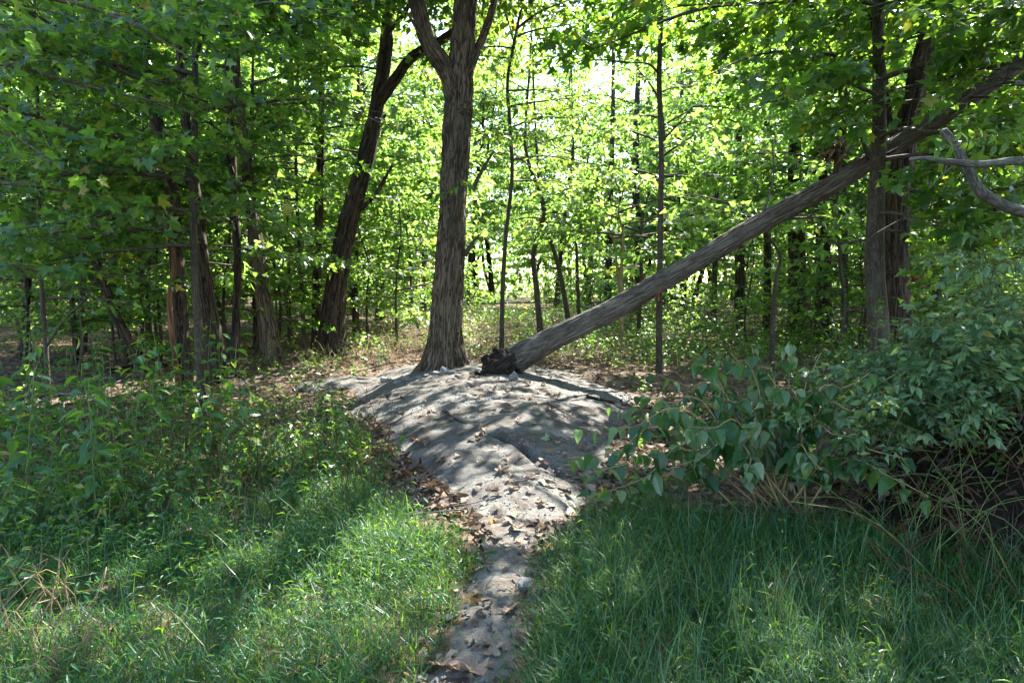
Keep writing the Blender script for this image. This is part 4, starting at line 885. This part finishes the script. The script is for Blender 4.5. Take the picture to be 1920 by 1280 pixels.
# stilt grass and small weeds with short broad leaves, mostly left
lv = Leaves(); tw = MB(); x, y = scatter(14000, -4.5, 3.2, 1.6, 7.4, 1.2); k = grass_mask(x, y); x, y = x[k], y[k]; keep = rng.random(len(x)) < np.where(x < 0, .95, .30); x, y = x[keep], y[keep]
ZZ = ground_h(x, y)
for xi, yi, z0 in zip(x, y, ZZ):
    h = rng.uniform(.10, .30) * min(1, abs(xi - float(path_c(yi))) / .4 + .35); a = rng.random() * 6.28; l = rng.uniform(.1, .5); m = int(rng.integers(4, 8))
    u = np.linspace(.25, 1, m)
    p = np.stack([xi + np.cos(a) * l * h * u ** 1.5, yi + np.sin(a) * l * h * u ** 1.5, z0 + h * u], -1)
    la = a + np.where(np.arange(m) % 2 == 0, 1.2, -1.2) + rng.normal(0, .5, m); pit = rng.normal(.1, .3, m)
    lv.add(p, np.stack([np.cos(la) * np.cos(pit), np.sin(la) * np.cos(pit), np.sin(pit)], -1), UP + rng.normal(0, .35, (m, 3)), rng.uniform(.03, .065, m))
mb = MB(); leaf_geo(mb, lv.arrays(), 'lance'); print('stilt leaves', sum(map(len, lv.P)))
tag(link('stilt_grass', mb.mesh('stilt_grass', M['grass'], None, False, False)), 'low weedy grass with short broad blades mixed through the lawn', 'grass', kind='stuff')

# leaf litter over the woodland floor and in the hollows of the rock
lv = Leaves()
x, y = scatter(46000, -12, 12, 4.0, 22, 1.5); k = (np.abs(x) < y * .82 + .6)
d = rock_d(x, y)
rz = vn(x * 2.4, y * 2.4, 12) + .6 * vn(x * 6, y * 6, 4)
onrock = (d < .95); k &= (~onrock) | ((rz > .62) & (rng.random(len(x)) < .5)) | ((d > .78) & (rng.random(len(x)) < .6)) | (rng.random(len(x)) < .02)
gm = (y < np.where(x < 0, 6.3, 4.6)) & (d > 1.05); k &= (~gm) | (rng.random(len(x)) < .25)
x, y = x[k], y[k]
x2, y2 = scatter(9000, -1.9, 1.9, 3.9, 7.5); d2 = rock_d(x2, y2); k2 = (d2 > .82) & (d2 < 1.35) & (rng.random(9000) < .8); x, y = np.append(x, x2[k2]), np.append(y, y2[k2])
x2, y2 = scatter(260, 1.5, 4.2, 2.8, 6.5); x, y = np.append(x, x2), np.append(y, y2)
x2, y2 = scatter(420, -.6, .35, 1.7, 4.4); k2 = np.abs(x2 - path_c(y2)) < .28; x, y = np.append(x, x2[k2]), np.append(y, y2[k2])
n = len(x); D = rng.normal(0, 1, (n, 3)); D[:, 2] *= .25
sz = rng.uniform(.035, .10, n); sz = np.where(y < 4.2, sz * .6, sz)
lv.add(np.column_stack([x, y, ground_h(x, y) + .008 + .02 * rng.random(n)]), D, UP + rng.normal(0, .4, (n, 3)), sz)
arr = lv.arrays(); k = arr[0][:, 1] < 9; mb = MB(); leaf_geo(mb, tuple(a[k] for a in arr), 'litter'); leaf_geo(mb, tuple(a[~k] for a in arr), 'kite'); print('litter', n)
tag(link('leaf_litter', mb.mesh('leaf_litter', M['litter'], None, False, False)), 'brown fallen leaves covering the woodland floor', 'leaf litter', kind='stuff')

# grit and crumbs on rock and path
x, y = scatter(9000, -2, 1.6, 1.7, 10.5, 1.3); k = ((rock_d(x, y) < 1.0) & (vn(x * 2, y * 2, 5) + .5 * vn(x * 7, y * 7, 2) > -.1)) | ((np.abs(x - path_c(y)) < .24) & (y < 4.7)); x, y = x[k], y[k]; n = len(x)
oc = np.array([[1, 0, 0], [0, 1, 0], [-1, 0, 0], [0, -1, 0], [0, 0, .7], [0, 0, -.7]]) ; ot = np.array([[0, 1, 4], [1, 2, 4], [2, 3, 4], [3, 0, 4], [1, 0, 5], [2, 1, 5], [3, 2, 5], [0, 3, 5]])
Vg = oc[None] * (rng.uniform(.004, .014, n) * np.where(rng.random(n) < .06, 2.2, 1))[:, None, None] * rng.uniform(.6, 1.3, (n, 6, 1)) + np.column_stack([x, y, np.where(y < 4.7, np.maximum(ground_h(x, y), base_h(x, y) + .012), ground_h(x, y)) + .003])[:, None]
tag(link('grit', MB().add(Vg.reshape(-1, 3), None, (ot[None] + (np.arange(n) * 6)[:, None, None]).reshape(-1, 3)).mesh('grit', M['stone'], None, False, False)), 'loose grit and crumbs strewn over rock and path', 'grit', kind='stuff')
# twigs on the floor
tw = MB()
for i in range(900):
    y = 4.5 + 15 * rng.random() ** 1.4; x = (rng.random() * 2 - 1) * (y * .8)
    if float(rock_d(x, y)) < .9 and rng.random() < .8: continue
    if y < 6 and x < -.8: continue
    a = rng.random() * 6.28; l = rng.uniform(.1, .55); q = np.array([[x, y], [x + math.cos(a) * l * .5 + rng.normal(0, .03), y + math.sin(a) * l * .5], [x + math.cos(a) * l, y + math.sin(a) * l]])
    z = ground_h(q[:, 0], q[:, 1]) + .015 + rng.random(3) * .04
    tube(tw, np.column_stack([q, z]), np.linspace(.006, .003, 3) * rng.uniform(.6, 1.6), 4)
tag(link('fallen_twigs', tw.mesh('fallen_twigs', M['grey_wood'])), 'scattered dead twigs lying on the leaf litter', 'twigs', kind='stuff')

# herb patches and dry straw behind the log
lv = Leaves(); lo = Leaves()
def herb(x, y, h, m, size, L=lv):
    z0 = float(base_h(x, y)); a0 = rng.random() * 6.28; u = np.linspace(.3, 1, m); la = a0 + np.arange(m) * 2.4; pit = rng.normal(.0, .3, m)
    p = np.stack([x + .04 * rng.normal(0, 1, m), y + .04 * rng.normal(0, 1, m), z0 + h * u], -1)
    L.add(p, np.stack([np.cos(la) * np.cos(pit), np.sin(la) * np.cos(pit), np.sin(pit)], -1), UP + rng.normal(0, .35, (m, 3)), size * rng.uniform(.7, 1.2, m))
for cx, cy, sx, sy, cnt, hh in [(4.2, 14, 2.2, 1.6, 520, .35), (2.6, 11.5, 1.3, .6, 90, .3), (.25, 12.3, .35, .4, 26, .3), (1.6, 14, 1.6, 1.2, 130, .3), (-3, 13.5, 1.2, 1, 60, .3), (6, 12, 1.6, 1.4, 200, .35), (-2.6, 10.4, .9, .6, 70, .25), (-.3, 19, 2.2, 3.5, 300, .4), (3, 19, 3, 3, 300, .4), (4.6, 9.6, 1.2, .8, 90, .25), (-.55, 12.5, .2, .25, 10, .3), (1.0, 9.0, .5, .35, 26, .12), (-6, 15, 4, 3, 260, .35), (9, 15, 3, 3, 260, .4), (1.9, 7.4, .5, .8, 60, .2), (2.6, 6.2, .8, .8, 140, .2), (1.5, 24, 5, 3, 500, .5)]:
    for i in range(cnt): herb(cx + rng.normal(0, sx), cy + rng.normal(0, sy), hh * rng.uniform(.5, 1.3), int(rng.integers(5, 10)), .09 if cy > 16 else .075)
mb = MB(); arr = lv.arrays(); k = rock_d(arr[0][:, 0], arr[0][:, 1]) > .93; fr = arr[0][:, 1] < 12.5; leaf_geo(mb, tuple(a[k & fr] for a in arr), 'ovate_lo'); leaf_geo(mb, tuple(a[k & ~fr] for a in arr), 'kite')
tag(link('herb_undergrowth', mb.mesh('herb_undergrowth', M['herb'], None, False, False)), 'bright green herbs carpeting the floor behind the log', 'undergrowth', kind='stuff')
mb = MB()
xs, ys_ = [], []
for cx, cy, sx, sy, cnt in [(-.2, 19, 1.8, 3.5, 2200), (2.2, 11.6, 1.6, .8, 330), (-2.6, 12.2, 1.1, .9, 420), (1.0, 15, 1.2, 1.5, 400), (5.5, 12, 2.5, 1.6, 450), (0, 26, 4, 4, 2500), (-3.2, 14.5, 1.2, 1.0, 700)]:
    xs.append(rng.normal(cx, sx, cnt)); ys_.append(rng.normal(cy, sy, cnt))
x, y = np.concatenate(xs), np.concatenate(ys_); k = (rock_d(x, y) > 1) & (y > 8.5); x, y = x[k], y[k]
blades(mb, x, y, rng.uniform(.10, .42, len(x)), rng.uniform(.004, .010, len(x)), rng.uniform(.2, 1.2, len(x)), rng.random(len(x)) * 6.28, rng)
tag(link('dry_grass', mb.mesh('dry_grass', M['straw'], None, False, False)), 'dry straw-coloured grass and dead stalks beyond the rock', 'grass', kind='stuff')

# ================================================================== SHRUBS AND WEEDS
rng = np.random.default_rng(33)
# heart-leaved shrub on the right
cx, cy = gp(1470, 965)[:2]; org = np.array([cx, cy, float(ground_h(cx, cy))])
root = empty('heart_leaved_shrub', org, 'arching shrub with drooping heart-shaped leaves right of the rock', 'shrub')
ends = [(1085, 800, 4.7), (1090, 890, 4.5), (1150, 760, 4.9), (1230, 700, 4.9), (1290, 660, 4.8), (1370, 660, 4.6), (1440, 700, 4.5), (1180, 850, 4.4), (1290, 800, 4.2), (1390, 800, 4.1), (1500, 760, 4.3), (1560, 720, 4.4), (1630, 700, 4.3), (1700, 715, 4.3), (1600, 820, 4.1), (1700, 860, 4.0), (1540, 880, 3.9), (1400, 880, 4.0), (1250, 880, 4.3), (1480, 640, 4.8), (1740, 930, 3.9), (1060, 860, 4.6), (1110, 930, 4.4), (1320, 640, 4.9), (1410, 650, 4.7), (1540, 660, 4.6), (1200, 740, 4.9), (1340, 740, 4.6), (1160, 800, 4.7), (1440, 780, 4.3), (1660, 760, 4.1)]
lvh = Leaves()
for e in ends:
    b = org + [rng.normal(0, .10), rng.normal(0, .08), -.03]; tp = at(*e); mid = (b + tp) / 2 + [rng.normal(0, .05), rng.normal(0, .05), .14 + .18 * np.linalg.norm(tp - b)]
    pre = b * .25 + tp * .75 + [0, 0, .16]
    S = smooth_path(np.array([b, mid, pre, tp]), 26); mb = MB(); tube(mb, S, np.linspace(.009, .0025, 26), 6); link('stem', mb.mesh('stem', M['stem_tan'], org), root)
    for i in range(8, 26):
        for q in range(1 if rng.random() < .55 else 0, 2):
            if rng.random() < .22: continue
            a = rng.random() * 6.28; pit = -.75 + rng.normal(0, .35); D = np.array([math.cos(a) * math.cos(pit), math.sin(a) * math.cos(pit), math.sin(pit)])
            lvh.add([S[i] + D * .03], [D], [np.array([math.cos(a) * .9, math.sin(a) * .9, .9]) + rng.normal(0, .45, 3)], [rng.uniform(.05, .145) * (1 if i < 23 else .75)])
arr = lvh.arrays(); order = rng.permutation(len(arr[0])); a1 = tuple(a[order[:300]] for a in arr); a2 = tuple(a[order[300:]] for a in arr)
for o in leaf_objects(a1, 'heart', 'heart_leaf', root, org): pass
if len(a2[0]):
    mb = MB(); leaf_geo(mb, a2, 'heart'); tag(link('crown', mb.mesh('crown', M['heart_leaf'], org, False, False), root), kind='stuff')
print('heart leaves', len(arr[0]))

# pale small-leaved bush on the bank
cx, cy = 3.35, 4.9; org = np.array([cx, cy, float(ground_h(cx, cy))])
root = empty('small_leaved_bush', org, 'dense bush of small pale leaves over the dark bank', 'bush')
lvs, tw = Leaves(), MB()
tips = [(1620, 760), (1650, 800), (1700, 700), (1690, 780), (1720, 850), (1770, 720), (1780, 790), (1830, 660), (1850, 740), (1860, 820), (1880, 500), (1900, 600), (1910, 700), (1900, 430), (1860, 470), (1800, 520), (1740, 620), (1900, 780), (1820, 780), (1740, 760), (1660, 840), (1760, 680), (1870, 640), (1900, 860), (1640, 720), (1550, 800), (1580, 860)]
for (px, py) in tips:
    b = org + rng.normal(0, .2, 3) * [1, 1, .1]; tp = at(px + rng.normal(0, 12), py, rng.uniform(3.9, 5.0)); mid = (b + tp) / 2 + [0, 0, .35]
    S = smooth_path(np.array([b, mid, tp * .8 + mid * .2 + [0, 0, .05], tp]), 14); tube(tw, S, np.linspace(.009, .002, 14), 4, cap=False)
    for i in range(5, 14):
        for _ in range(2):
            bough(lvs, tw, rng, S[i], rng.random() * 6.28, rng.uniform(.16, .42), rng.uniform(-.3, .7), .35, .066, r0=.0025, gap=.05, order2=False, petiole=.02, tilt=.8, hang=rng.uniform(-.1, .6))
arr = lvs.arrays(); k = (arr[0][:, 2] > ground_h(arr[0][:, 0], arr[0][:, 1]) + .25); arr = tuple(a[k] for a in arr)
x_, y_, _ = project(arr[0]); k = ~((x_ < 1700) & (y_ < 640) & (x_ > 1590)) & ~((y_ > 830) & (x_ > 1690)) & ~((y_ < 620) & (rng.random(len(x_)) < .5)); arr = tuple(a[k] for a in arr)
print('small leaves', len(arr[0]))
app = arr[3] / arr[0][:, 1] * in_view(arr[0], 0); idx = np.argsort(-app)[:250]; sel = np.zeros(len(app), bool); sel[idx] = True
for o in leaf_objects(tuple(a[sel] for a in arr), 'ovate', 'small_leaf', root, org): pass
mb = MB(); leaf_geo(mb, tuple(a[~sel] for a in arr), 'ovate_lo'); tag(link('crown', mb.mesh('crown', M['small_leaf'], org, False, False), root), kind='stuff')
tag(link('twigs', tw.mesh('twigs', M['stem_green'], org), root), kind='stuff')
# bare green runners over the dark bank
tw = MB()
for i in range(70):
    b = np.array([rng.uniform(2.2, 3.3), rng.uniform(3.2, 4.6), 0]); b[2] = float(ground_h(b[0], b[1])); a = rng.random() * 6.28; l = rng.uniform(.3, .9)
    tp = b + [math.cos(a) * l, math.sin(a) * l * .5, rng.uniform(.1, .6)]; tube(tw, smooth_path(np.array([b, (b + tp) / 2 + [0, 0, .15], tp]), 9), np.linspace(.004, .0015, 9), 4, cap=False)
tag(link('bramble_runners', tw.mesh('bramble_runners', M['stem_green'])), 'tangle of bare green runners over the dark bank at lower right', 'runners', kind='stuff')

tw = MB()
for i in range(190):
    b = np.array([rng.uniform(2.0, 3.5), rng.uniform(3.1, 4.9), 0]); b[2] = float(base_h(b[0], b[1])); a = rng.random() * 6.28; l = rng.uniform(.15, .6)
    tp = b + [math.cos(a) * l, math.sin(a) * l * .5, rng.uniform(0, .45)]; tube(tw, smooth_path(np.array([b, (b + tp) / 2 + rng.normal(0, .06, 3), tp]), 6), np.linspace(.005, .0015, 6), 4, cap=False)
tag(link('brush_tangle', tw.mesh('brush_tangle', M['red_wood'])), 'tangled brown dead twigs on the dark bank at lower right', 'brush', kind='stuff')
# bright compound-leaf sprig at the right edge
org = at(1990, 250, 3.6); root = empty('leafy_vine', org, 'backlit bright green sprig of paired leaflets above the grey branch', 'vine')
for q in ([(1990, 225, 3.6), (1900, 242, 3.5), (1820, 265, 3.45), (1745, 285, 3.4)], [(1990, 250, 3.6), (1915, 262, 3.5), (1850, 272, 3.45), (1790, 240, 3.4)]):
    S = smooth_path(np.array([at(*p) for p in q]), 20); mb = MB(); tube(mb, S, np.linspace(.004, .0015, 20), 5); link('stem', mb.mesh('stem', M['stem_green'], org), root)
    L = Leaves()
    for i in range(2, 20, 2):
        for s in (1, -1):
            D = np.array([-.4, rng.normal(0, .5), s * .9]) + rng.normal(0, .2, 3); L.add([S[i]], [D], [np.array([.3, -1, .5]) + rng.normal(0, .4, 3)], [rng.uniform(.05, .075)])
    for o in leaf_objects(L.arrays(), 'ovate', 'herb', root, org): pass
# feathery sapling in front of the smooth maple
org3 = np.append(gp(1640, 900)[:2], 0); org3[1] = 5.2; org3[0] = 2.75; org3[2] = float(ground_h(org3[0], org3[1]))
root = empty('feathery_shrub', org3, 'feathery shrub with tiny paired leaflets before the smooth maple', 'shrub')
L = Leaves(); mb = MB()
for e in [(1550, 590), (1600, 610), (1650, 575), (1680, 610), (1570, 620), (1620, 640), (1520, 592), (1690, 625)]:
    tp = at(e[0], e[1], 5.2); b = org3; S = smooth_path(np.array([b, (b + tp) / 2 + [0, 0, .25], tp + [0, 0, .03], tp]), 24); tube(mb, S, np.linspace(.006, .0015, 24), 5)
    for i in range(12, 24):
        for s in (1, -1):
            for _ in range(2):
                D = np.array([rng.normal(0, .5), s * .8, rng.normal(.2, .4)]); L.add([S[i] + rng.normal(0, .025, 3)], [D], [UP + rng.normal(0, .4, 3)], [rng.uniform(.03, .05)])
link('stem', mb.mesh('stem', M['stem_green'], org3), root); mb = MB(); leaf_geo(mb, L.arrays(), 'ovate_lo'); tag(link('crown', mb.mesh('crown', M['weed_leaf'], org3, False, False), root), kind='stuff')

# broad-leaved weeds on the left, each plant a thing with its own leaves
WEEDS = []
for i in range(46):
    px = rng.uniform(-40, 480); py = rng.uniform(760, 1010) if px < 260 else rng.uniform(760, 930); WEEDS.append((px, py))
WEEDS += [(345, 830), (410, 840), (300, 850), (370, 870), (150, 840), (90, 850), (220, 830), (440, 850), (360, 760), (400, 770), (330, 780), (430, 800), (120, 780), (60, 790), (20, 1130), (60, 1160), (540, 960), (170, 950), (480, 780), (620, 780), (640, 790)]
for i, (px, py) in enumerate(WEEDS):
    p = gp(px, py); h = rng.uniform(.55, 1.25) if px < 460 else rng.uniform(.2, .35); m = int(rng.integers(10, 17)); a0 = rng.random() * 6.28
    if py > 1100: h = .28
    root = empty('broadleaf_weed', p, ('tall' if h > .75 else 'leafy') + ' broad-leaved weed ' + ('at the left edge of the thicket' if px < 120 else 'left of the goldenrod spikes' if px < 240 else 'under the slender maple' if px < 400 else 'where the thicket meets the grass') if px < 500 and py < 1100 else 'small broad-leaved weed in the grass at the bottom left' if py > 1100 else 'small broad-leaved weed beside the rock', 'weed', 'broad-leaved weeds')
    tp = p + [rng.normal(0, .12), rng.normal(0, .1), h]; S = smooth_path(np.array([p, (p + tp) / 2 + rng.normal(0, .03, 3), tp]), 12); mb = MB(); tube(mb, S, np.linspace(.005, .002, 12), 5); link('stem', mb.mesh('stem', M['stem_green'], p), root)
    L = Leaves()
    for q in range(m):
        u = .3 + .7 * q / (m - 1); s = S[int(u * 11)]; a = a0 + 2.4 * q; pit = -.15 + rng.normal(0, .25); D = np.array([math.cos(a) * math.cos(pit), math.sin(a) * math.cos(pit), math.sin(pit)])
        L.add([s + D * .03], [D], [UP + rng.normal(0, .3, 3)], [rng.uniform(.11, .19) * (1.1 - .45 * u) * (1 if h > .3 else .8)])
    for o in leaf_objects(L.arrays(), 'ovate', 'weed_leaf', root, p): pass
# goldenrod spikes
for (px, py, top, lab) in [(262, 960, 748, 'tall goldenrod spike standing above the left-hand weeds'), (300, 950, 800, 'goldenrod spike just right of the tallest one'), (110, 960, 790, 'goldenrod spike among weeds near the left edge'), (380, 960, 830, 'goldenrod spike nearest the grass'), (195, 980, 850, 'short goldenrod spike in the left-hand weeds'), (640, 800, 740, 'small goldenrod at the left foot of the rock')]:
    p = gp(px, py); tp = at(px - 18, top, p[1] - .1); root = empty('goldenrod', p, lab, 'weed', 'goldenrod spikes'); S = smooth_path(np.array([p, (p + tp) / 2 + [.03, 0, 0], tp]), 40); mb = MB(); tube(mb, S, np.linspace(.005, .0015, 40), 5); link('stem', mb.mesh('stem', M['stem_green'], p), root)
    L = Leaves()
    for i in range(5, 40):
        for q in range(3):
            a = rng.random() * 6.28; pit = rng.normal(.15, .3); D = np.array([math.cos(a) * math.cos(pit), math.sin(a) * math.cos(pit), math.sin(pit)]); L.add([S[i]], [D], [UP + rng.normal(0, .4, 3)], [rng.uniform(.05, .10) * (1.15 - .9 * i / 40)])
    mb = MB(); leaf_geo(mb, L.arrays(), 'lance'); tag(link('leaves', mb.mesh('leaves', M['herb'], p, False, False), root), kind='stuff')
# fine weedy thicket between them
lv = Leaves(); tw = MB()
for i in range(750):
    px = rng.uniform(-60, 720); py = rng.uniform(770, 1060) if px < 420 else rng.uniform(770, 930)
    p = gp(px, py); 
    if float(rock_d(p[0], p[1])) < 1.05: continue
    h = rng.uniform(.15, .5); a = rng.random() * 6.28; tp = p + [math.cos(a) * h * .4, math.sin(a) * h * .4, h]
    if i % 3 == 0: tube(tw, smooth_path(np.array([p, (p + tp) / 2 + [0, 0, .03], tp]), 5), np.linspace(.003, .001, 5), 3, cap=False)
    m = int(rng.integers(7, 16)); u = np.sort(rng.uniform(.2, 1, m))[:, None]; la = rng.random(m) * 6.28; pit = rng.normal(.05, .35, m)
    lv.add(p + (tp - p) * u, np.stack([np.cos(la) * np.cos(pit), np.sin(la) * np.cos(pit), np.sin(pit)], -1), UP + rng.normal(0, .4, (m, 3)), rng.uniform(.03, .075, m))
mb = MB(); leaf_geo(mb, lv.arrays(), 'ovate_lo'); th = empty('weed_undergrowth', (-2.5, 5, .1), 'fine tangled weeds and stalks filling the left foreground', 'undergrowth'); th['kind'] = 'stuff'
tag(link('foliage', mb.mesh('foliage', M['weed_leaf'], (-2.5, 5, .1), False, False), th), kind='stuff')
tag(link('stalks', tw.mesh('stalks', M['stem_tan'], (-2.5, 5, .1)), th), kind='stuff')
tw = MB()
for i in range(170):
    px = rng.uniform(230, 720); p = gp(px, rng.uniform(840, 1000)); h = rng.uniform(.3, .8); tube(tw, smooth_path(np.array([p, p + [rng.normal(0, .06), rng.normal(0, .05), h * .5], p + [rng.normal(0, .14), rng.normal(0, .1), h]]), 6), np.linspace(.003, .0012, 6), 4, cap=False)
tag(link('dry_stalks', tw.mesh('dry_stalks', M['red_wood'])), 'thin upright brown dead stalks left of the rock', 'stalks', kind='stuff')

tw = MB()
for i in range(60):
    p = gp(rng.uniform(-40, 150), rng.uniform(1150, 1330)); h = rng.uniform(.12, .34); a = rng.random() * 6.28; q = p + [math.cos(a) * h * .5, math.sin(a) * h * .4, h]
    tube(tw, smooth_path(np.array([p, (p + q) / 2 + rng.normal(0, .03, 3), q, q + rng.normal(0, .06, 3)]), 8), np.linspace(.004, .0012, 8), 4, cap=False)
tag(link('dry_brush', tw.mesh('dry_brush', M['stem_tan'])), 'pale dry twiggy brush in the bottom left corner', 'brush', kind='stuff')
# ================================================================== SMALL THINGS
rng = np.random.default_rng(44)
def rockmesh(seed, sx, sy, sz):
    r = np.random.default_rng(seed); n, m = 9, 14
    th = np.linspace(0, np.pi, n)[:, None]; ph = np.linspace(0, 2 * np.pi, m, endpoint=False)[None]
    V = np.stack([np.sin(th) * np.cos(ph), np.sin(th) * np.sin(ph), np.cos(th) + 0 * ph], -1); V = V * (1 + .45 * vn(V[..., 0] * 1.7 + seed, V[..., 1] * 1.7, V[..., 2] * 1.7) + .15 * vn(V[..., 0] * 4 + seed, V[..., 1] * 4, V[..., 2] * 4))[..., None]
    V = np.sign(V) * np.abs(V) ** .8 * [sx, sy, sz]
    i = np.arange(n - 1)[:, None] * m; j = np.arange(m)[None]; j2 = (j + 1) % m
    return MB().add(V.reshape(-1, 3), np.stack([i + j, i + m + j, i + m + j2, i + j2], -1).reshape(-1, 4)).mesh('stone', M['stone'], smooth=False, bark=False)
STN = [(762, 706, .07, 'pale'), (785, 703, .05, 'small grey'), (800, 700, .05, 'small rounded'), (815, 698, .06, 'flat grey'), (832, 694, .06, 'upright grey'), (845, 696, .07, 'broad grey'), (858, 700, .05, 'small pale'), (963, 706, .06, 'pointed white'), (725, 708, .08, 'flat pale'), (745, 712, .06, 'low pale'), (985, 1097, .055, 'flat dusty'), (1118, 742, .06, 'small rounded')]
for i, (px, py, s, adj) in enumerate(STN):
    p = gp(px, py + 6); me = rockmesh(i + 3, s, s * .8, s * (1.2 if adj.startswith(('upright', 'pointed')) else .5))
    if py < 700 and px < 870: p = at(px, py, 9.35); p[2] = float(ground_h(p[0], p[1]))
    o = link('stone', me); o.location = p + np.array([0, 0, s * .2]); o.rotation_euler = (rng.normal(0, .1), rng.normal(0, .1), rng.random() * 6)
    where = 'at the foot of the oak' if px < 870 else 'beside the torn end of the log' if px < 970 else 'on the dirt path' if py > 1000 else 'right of the log'
    tag(o, f'{adj} stone {where}', 'stone', 'loose stones')
# bare rock slab left of the oak
p = gp(650, 722); me = rockmesh(40, .7, .34, .13); me.materials[0] = M['rock']; o = link('rock_slab', me); o.location = p + np.array([0, 0, -.05]); o.rotation_euler = (0, .05, .25); tag(o, 'low pale rock slab in the litter left of the oak', 'rock')
# fallen branches and brush
FB = [([(1470, 655), (1520, 648), (1560, 640)], .055, 'rot', 'dark rotten branch lying right of the crooked small tree', 'fallen_branch'), ([(560, 745), (600, 735), (660, 730)], .012, 'grey_wood', 'thin grey stick left of the rock', 'fallen_branch'), ([(1480, 716), (1530, 722), (1560, 730)], .05, 'grey_wood', 'weathered grey log half hidden behind the shrub', 'fallen_branch'),
      ([(690, 590), (740, 600), (770, 612)], .03, 'grey_wood', 'grey branch lying in dry grass left of the oak', 'fallen_branch'), ([(1100, 745), (1125, 752), (1150, 757)], .025, 'rot', 'short dark stick on the lit ground right of the rock', 'fallen_branch'), ([(560, 700), (470, 715), (440, 740)], .03, 'grey_wood', 'grey branch on the floor below the stout leaner', 'fallen_branch'),
      ([(1590, 720), (1700, 690), (1760, 690)], .04, 'rot', 'dark log lying behind the smooth maple', 'fallen_branch'), ([(1700, 600), (1780, 590), (1850, 585)], .03, 'red_wood', 'reddish dead branch near the snag', 'fallen_branch'), ([(830, 772), (860, 790), (876, 796)], .008, 'rot', 'tiny dark stick on the bare rock', 'fallen_branch'), ([(1000, 745), (1060, 752), (1090, 750)], .008, 'rot', 'thin dark twig across the top of the rock', 'fallen_branch'), ([(200, 700), (280, 690), (360, 690)], .05, 'rot', 'dark fallen branch on the left-hand forest floor', 'fallen_branch'), ([(0, 760), (60, 745), (140, 742)], .04, 'grey_wood', 'grey branch lying at the left edge', 'fallen_branch')]
for pts, r, mm, lab, nm in FB:
    q = np.array([gp(*p) for p in pts]) + [0, 0, r * .7]; mb = MB(); tube(mb, smooth_path(q, 30), np.linspace(r, r * .6, 30), 14, furrow(r * .2, 20, r * 100)); o = link(nm, mb.mesh(nm, M[mm], q[0])); o.location = q[0]; tag(o, lab, 'branch', 'dead branches on the ground')
# leaning dead limbs by the snag
for pts, r, lab in [([(1640, 600, 12.2), (1690, 560, 12.2), (1740, 510, 12.2), (1800, 475, 12.2)], .07, 'dead limb slanting up to the right beside the snag'), ([(1690, 630, 12), (1740, 600, 12), (1800, 570, 12)], .03, 'thin dead limb slanting low beside the snag'), ([(1670, 640, 11.5), (1665, 560, 11.5), (1690, 490, 11.5), (1684, 470, 11.5)], .06, 'dark dead forked stub right of the massive dark tree')]:
    q = np.array([at(*p) for p in pts]); q[0, 2] = float(ground_h(q[0, 0], q[0, 1])); mb = MB(); tube(mb, smooth_path(q, 30), np.linspace(r, r * .5, 30), 14, furrow(r * .2, 20, r * 70)); o = link('dead_limb', mb.mesh('dead_limb', M['red_wood'], q[0])); o.location = q[0]; tag(o, lab, 'branch', 'dead limbs by the snag')
# single fallen leaves on rock and path
def flat_leaf(px, py, s, tpl, m, lab, grp):
    p = gp(px, py); e = .05; nx_ = float(ground_h(p[0] + e, p[1]) - ground_h(p[0] - e, p[1])) / (2 * e); ny_ = float(ground_h(p[0], p[1] + e) - ground_h(p[0], p[1] - e)) / (2 * e)
    N = np.array([-nx_, -ny_, 1.]) + rng.normal(0, .15, 3); a = rng.random() * 6.28; L = Leaves(); L.add([p + [0, 0, .018]], [[math.cos(a), math.sin(a), 0]], [N], [s])
    for o in leaf_objects(L.arrays(), tpl, m, None, np.zeros(3), 'fallen_leaf'): tag(o, lab, 'leaf', grp)
for px, py, lab in [(815, 1256, 'large curled brown maple leaf at the left side of the path bottom'), (850, 1260, 'brown maple leaf right beside the large curled one'), (940, 1225, 'tan folded maple leaf on the lower path'), (915, 1232, 'small brown maple leaf on the lower path'), (960, 1150, 'brown maple leaf on the path below the flat stone'), (970, 993, 'crumpled maple leaf at the top end of the path'), (895, 1278, 'brown maple leaf cut by the bottom edge of the path'), (1235, 1115, 'dry brown maple leaf lying in the right-hand grass'), (932, 890, 'brown maple leaf on the bright lower rock'), (1790, 1010, 'pale dry leaf on the dark bank')]:
    flat_leaf(px, py, rng.uniform(.09, .13), 'maple_dry', 'dry_maple', lab, 'single fallen maple leaves')
for px, py, lab in [(1010, 778, 'pale green maple leaf on the upper rock'), (1004, 797, 'small pale green leaf below the upper one on the rock'), (960, 965, 'pale green maple leaf in the bright patch at the rock foot'), (1020, 908, 'pale green leaf low on the right of the rock'), (820, 789, 'yellowish green leaf on the left of the rock'), (1030, 827, 'yellowish leaf near the crack in the rock')]:
    flat_leaf(px, py, .09, 'maple', 'pale_leaf', lab, 'pale leaves on the rock')
for i in range(70):
    px, py = rng.uniform(740, 1100), rng.uniform(745, 985); d = float(rock_d(*gp(px, py)[:2]))
    if d > 1.1: continue
    flat_leaf(px, py, rng.uniform(.04, .075), 'maple_dry' if i % 3 else 'litter', 'dry_maple' if i % 4 else 'litter', 'small dry brown leaf scattered on the bare rock', 'dry leaves scattered on the rock')
print('objects', len(bpy.data.objects), 'tris', sum(len(m.loops) - 2 * len(m.polygons) for m in bpy.data.meshes))
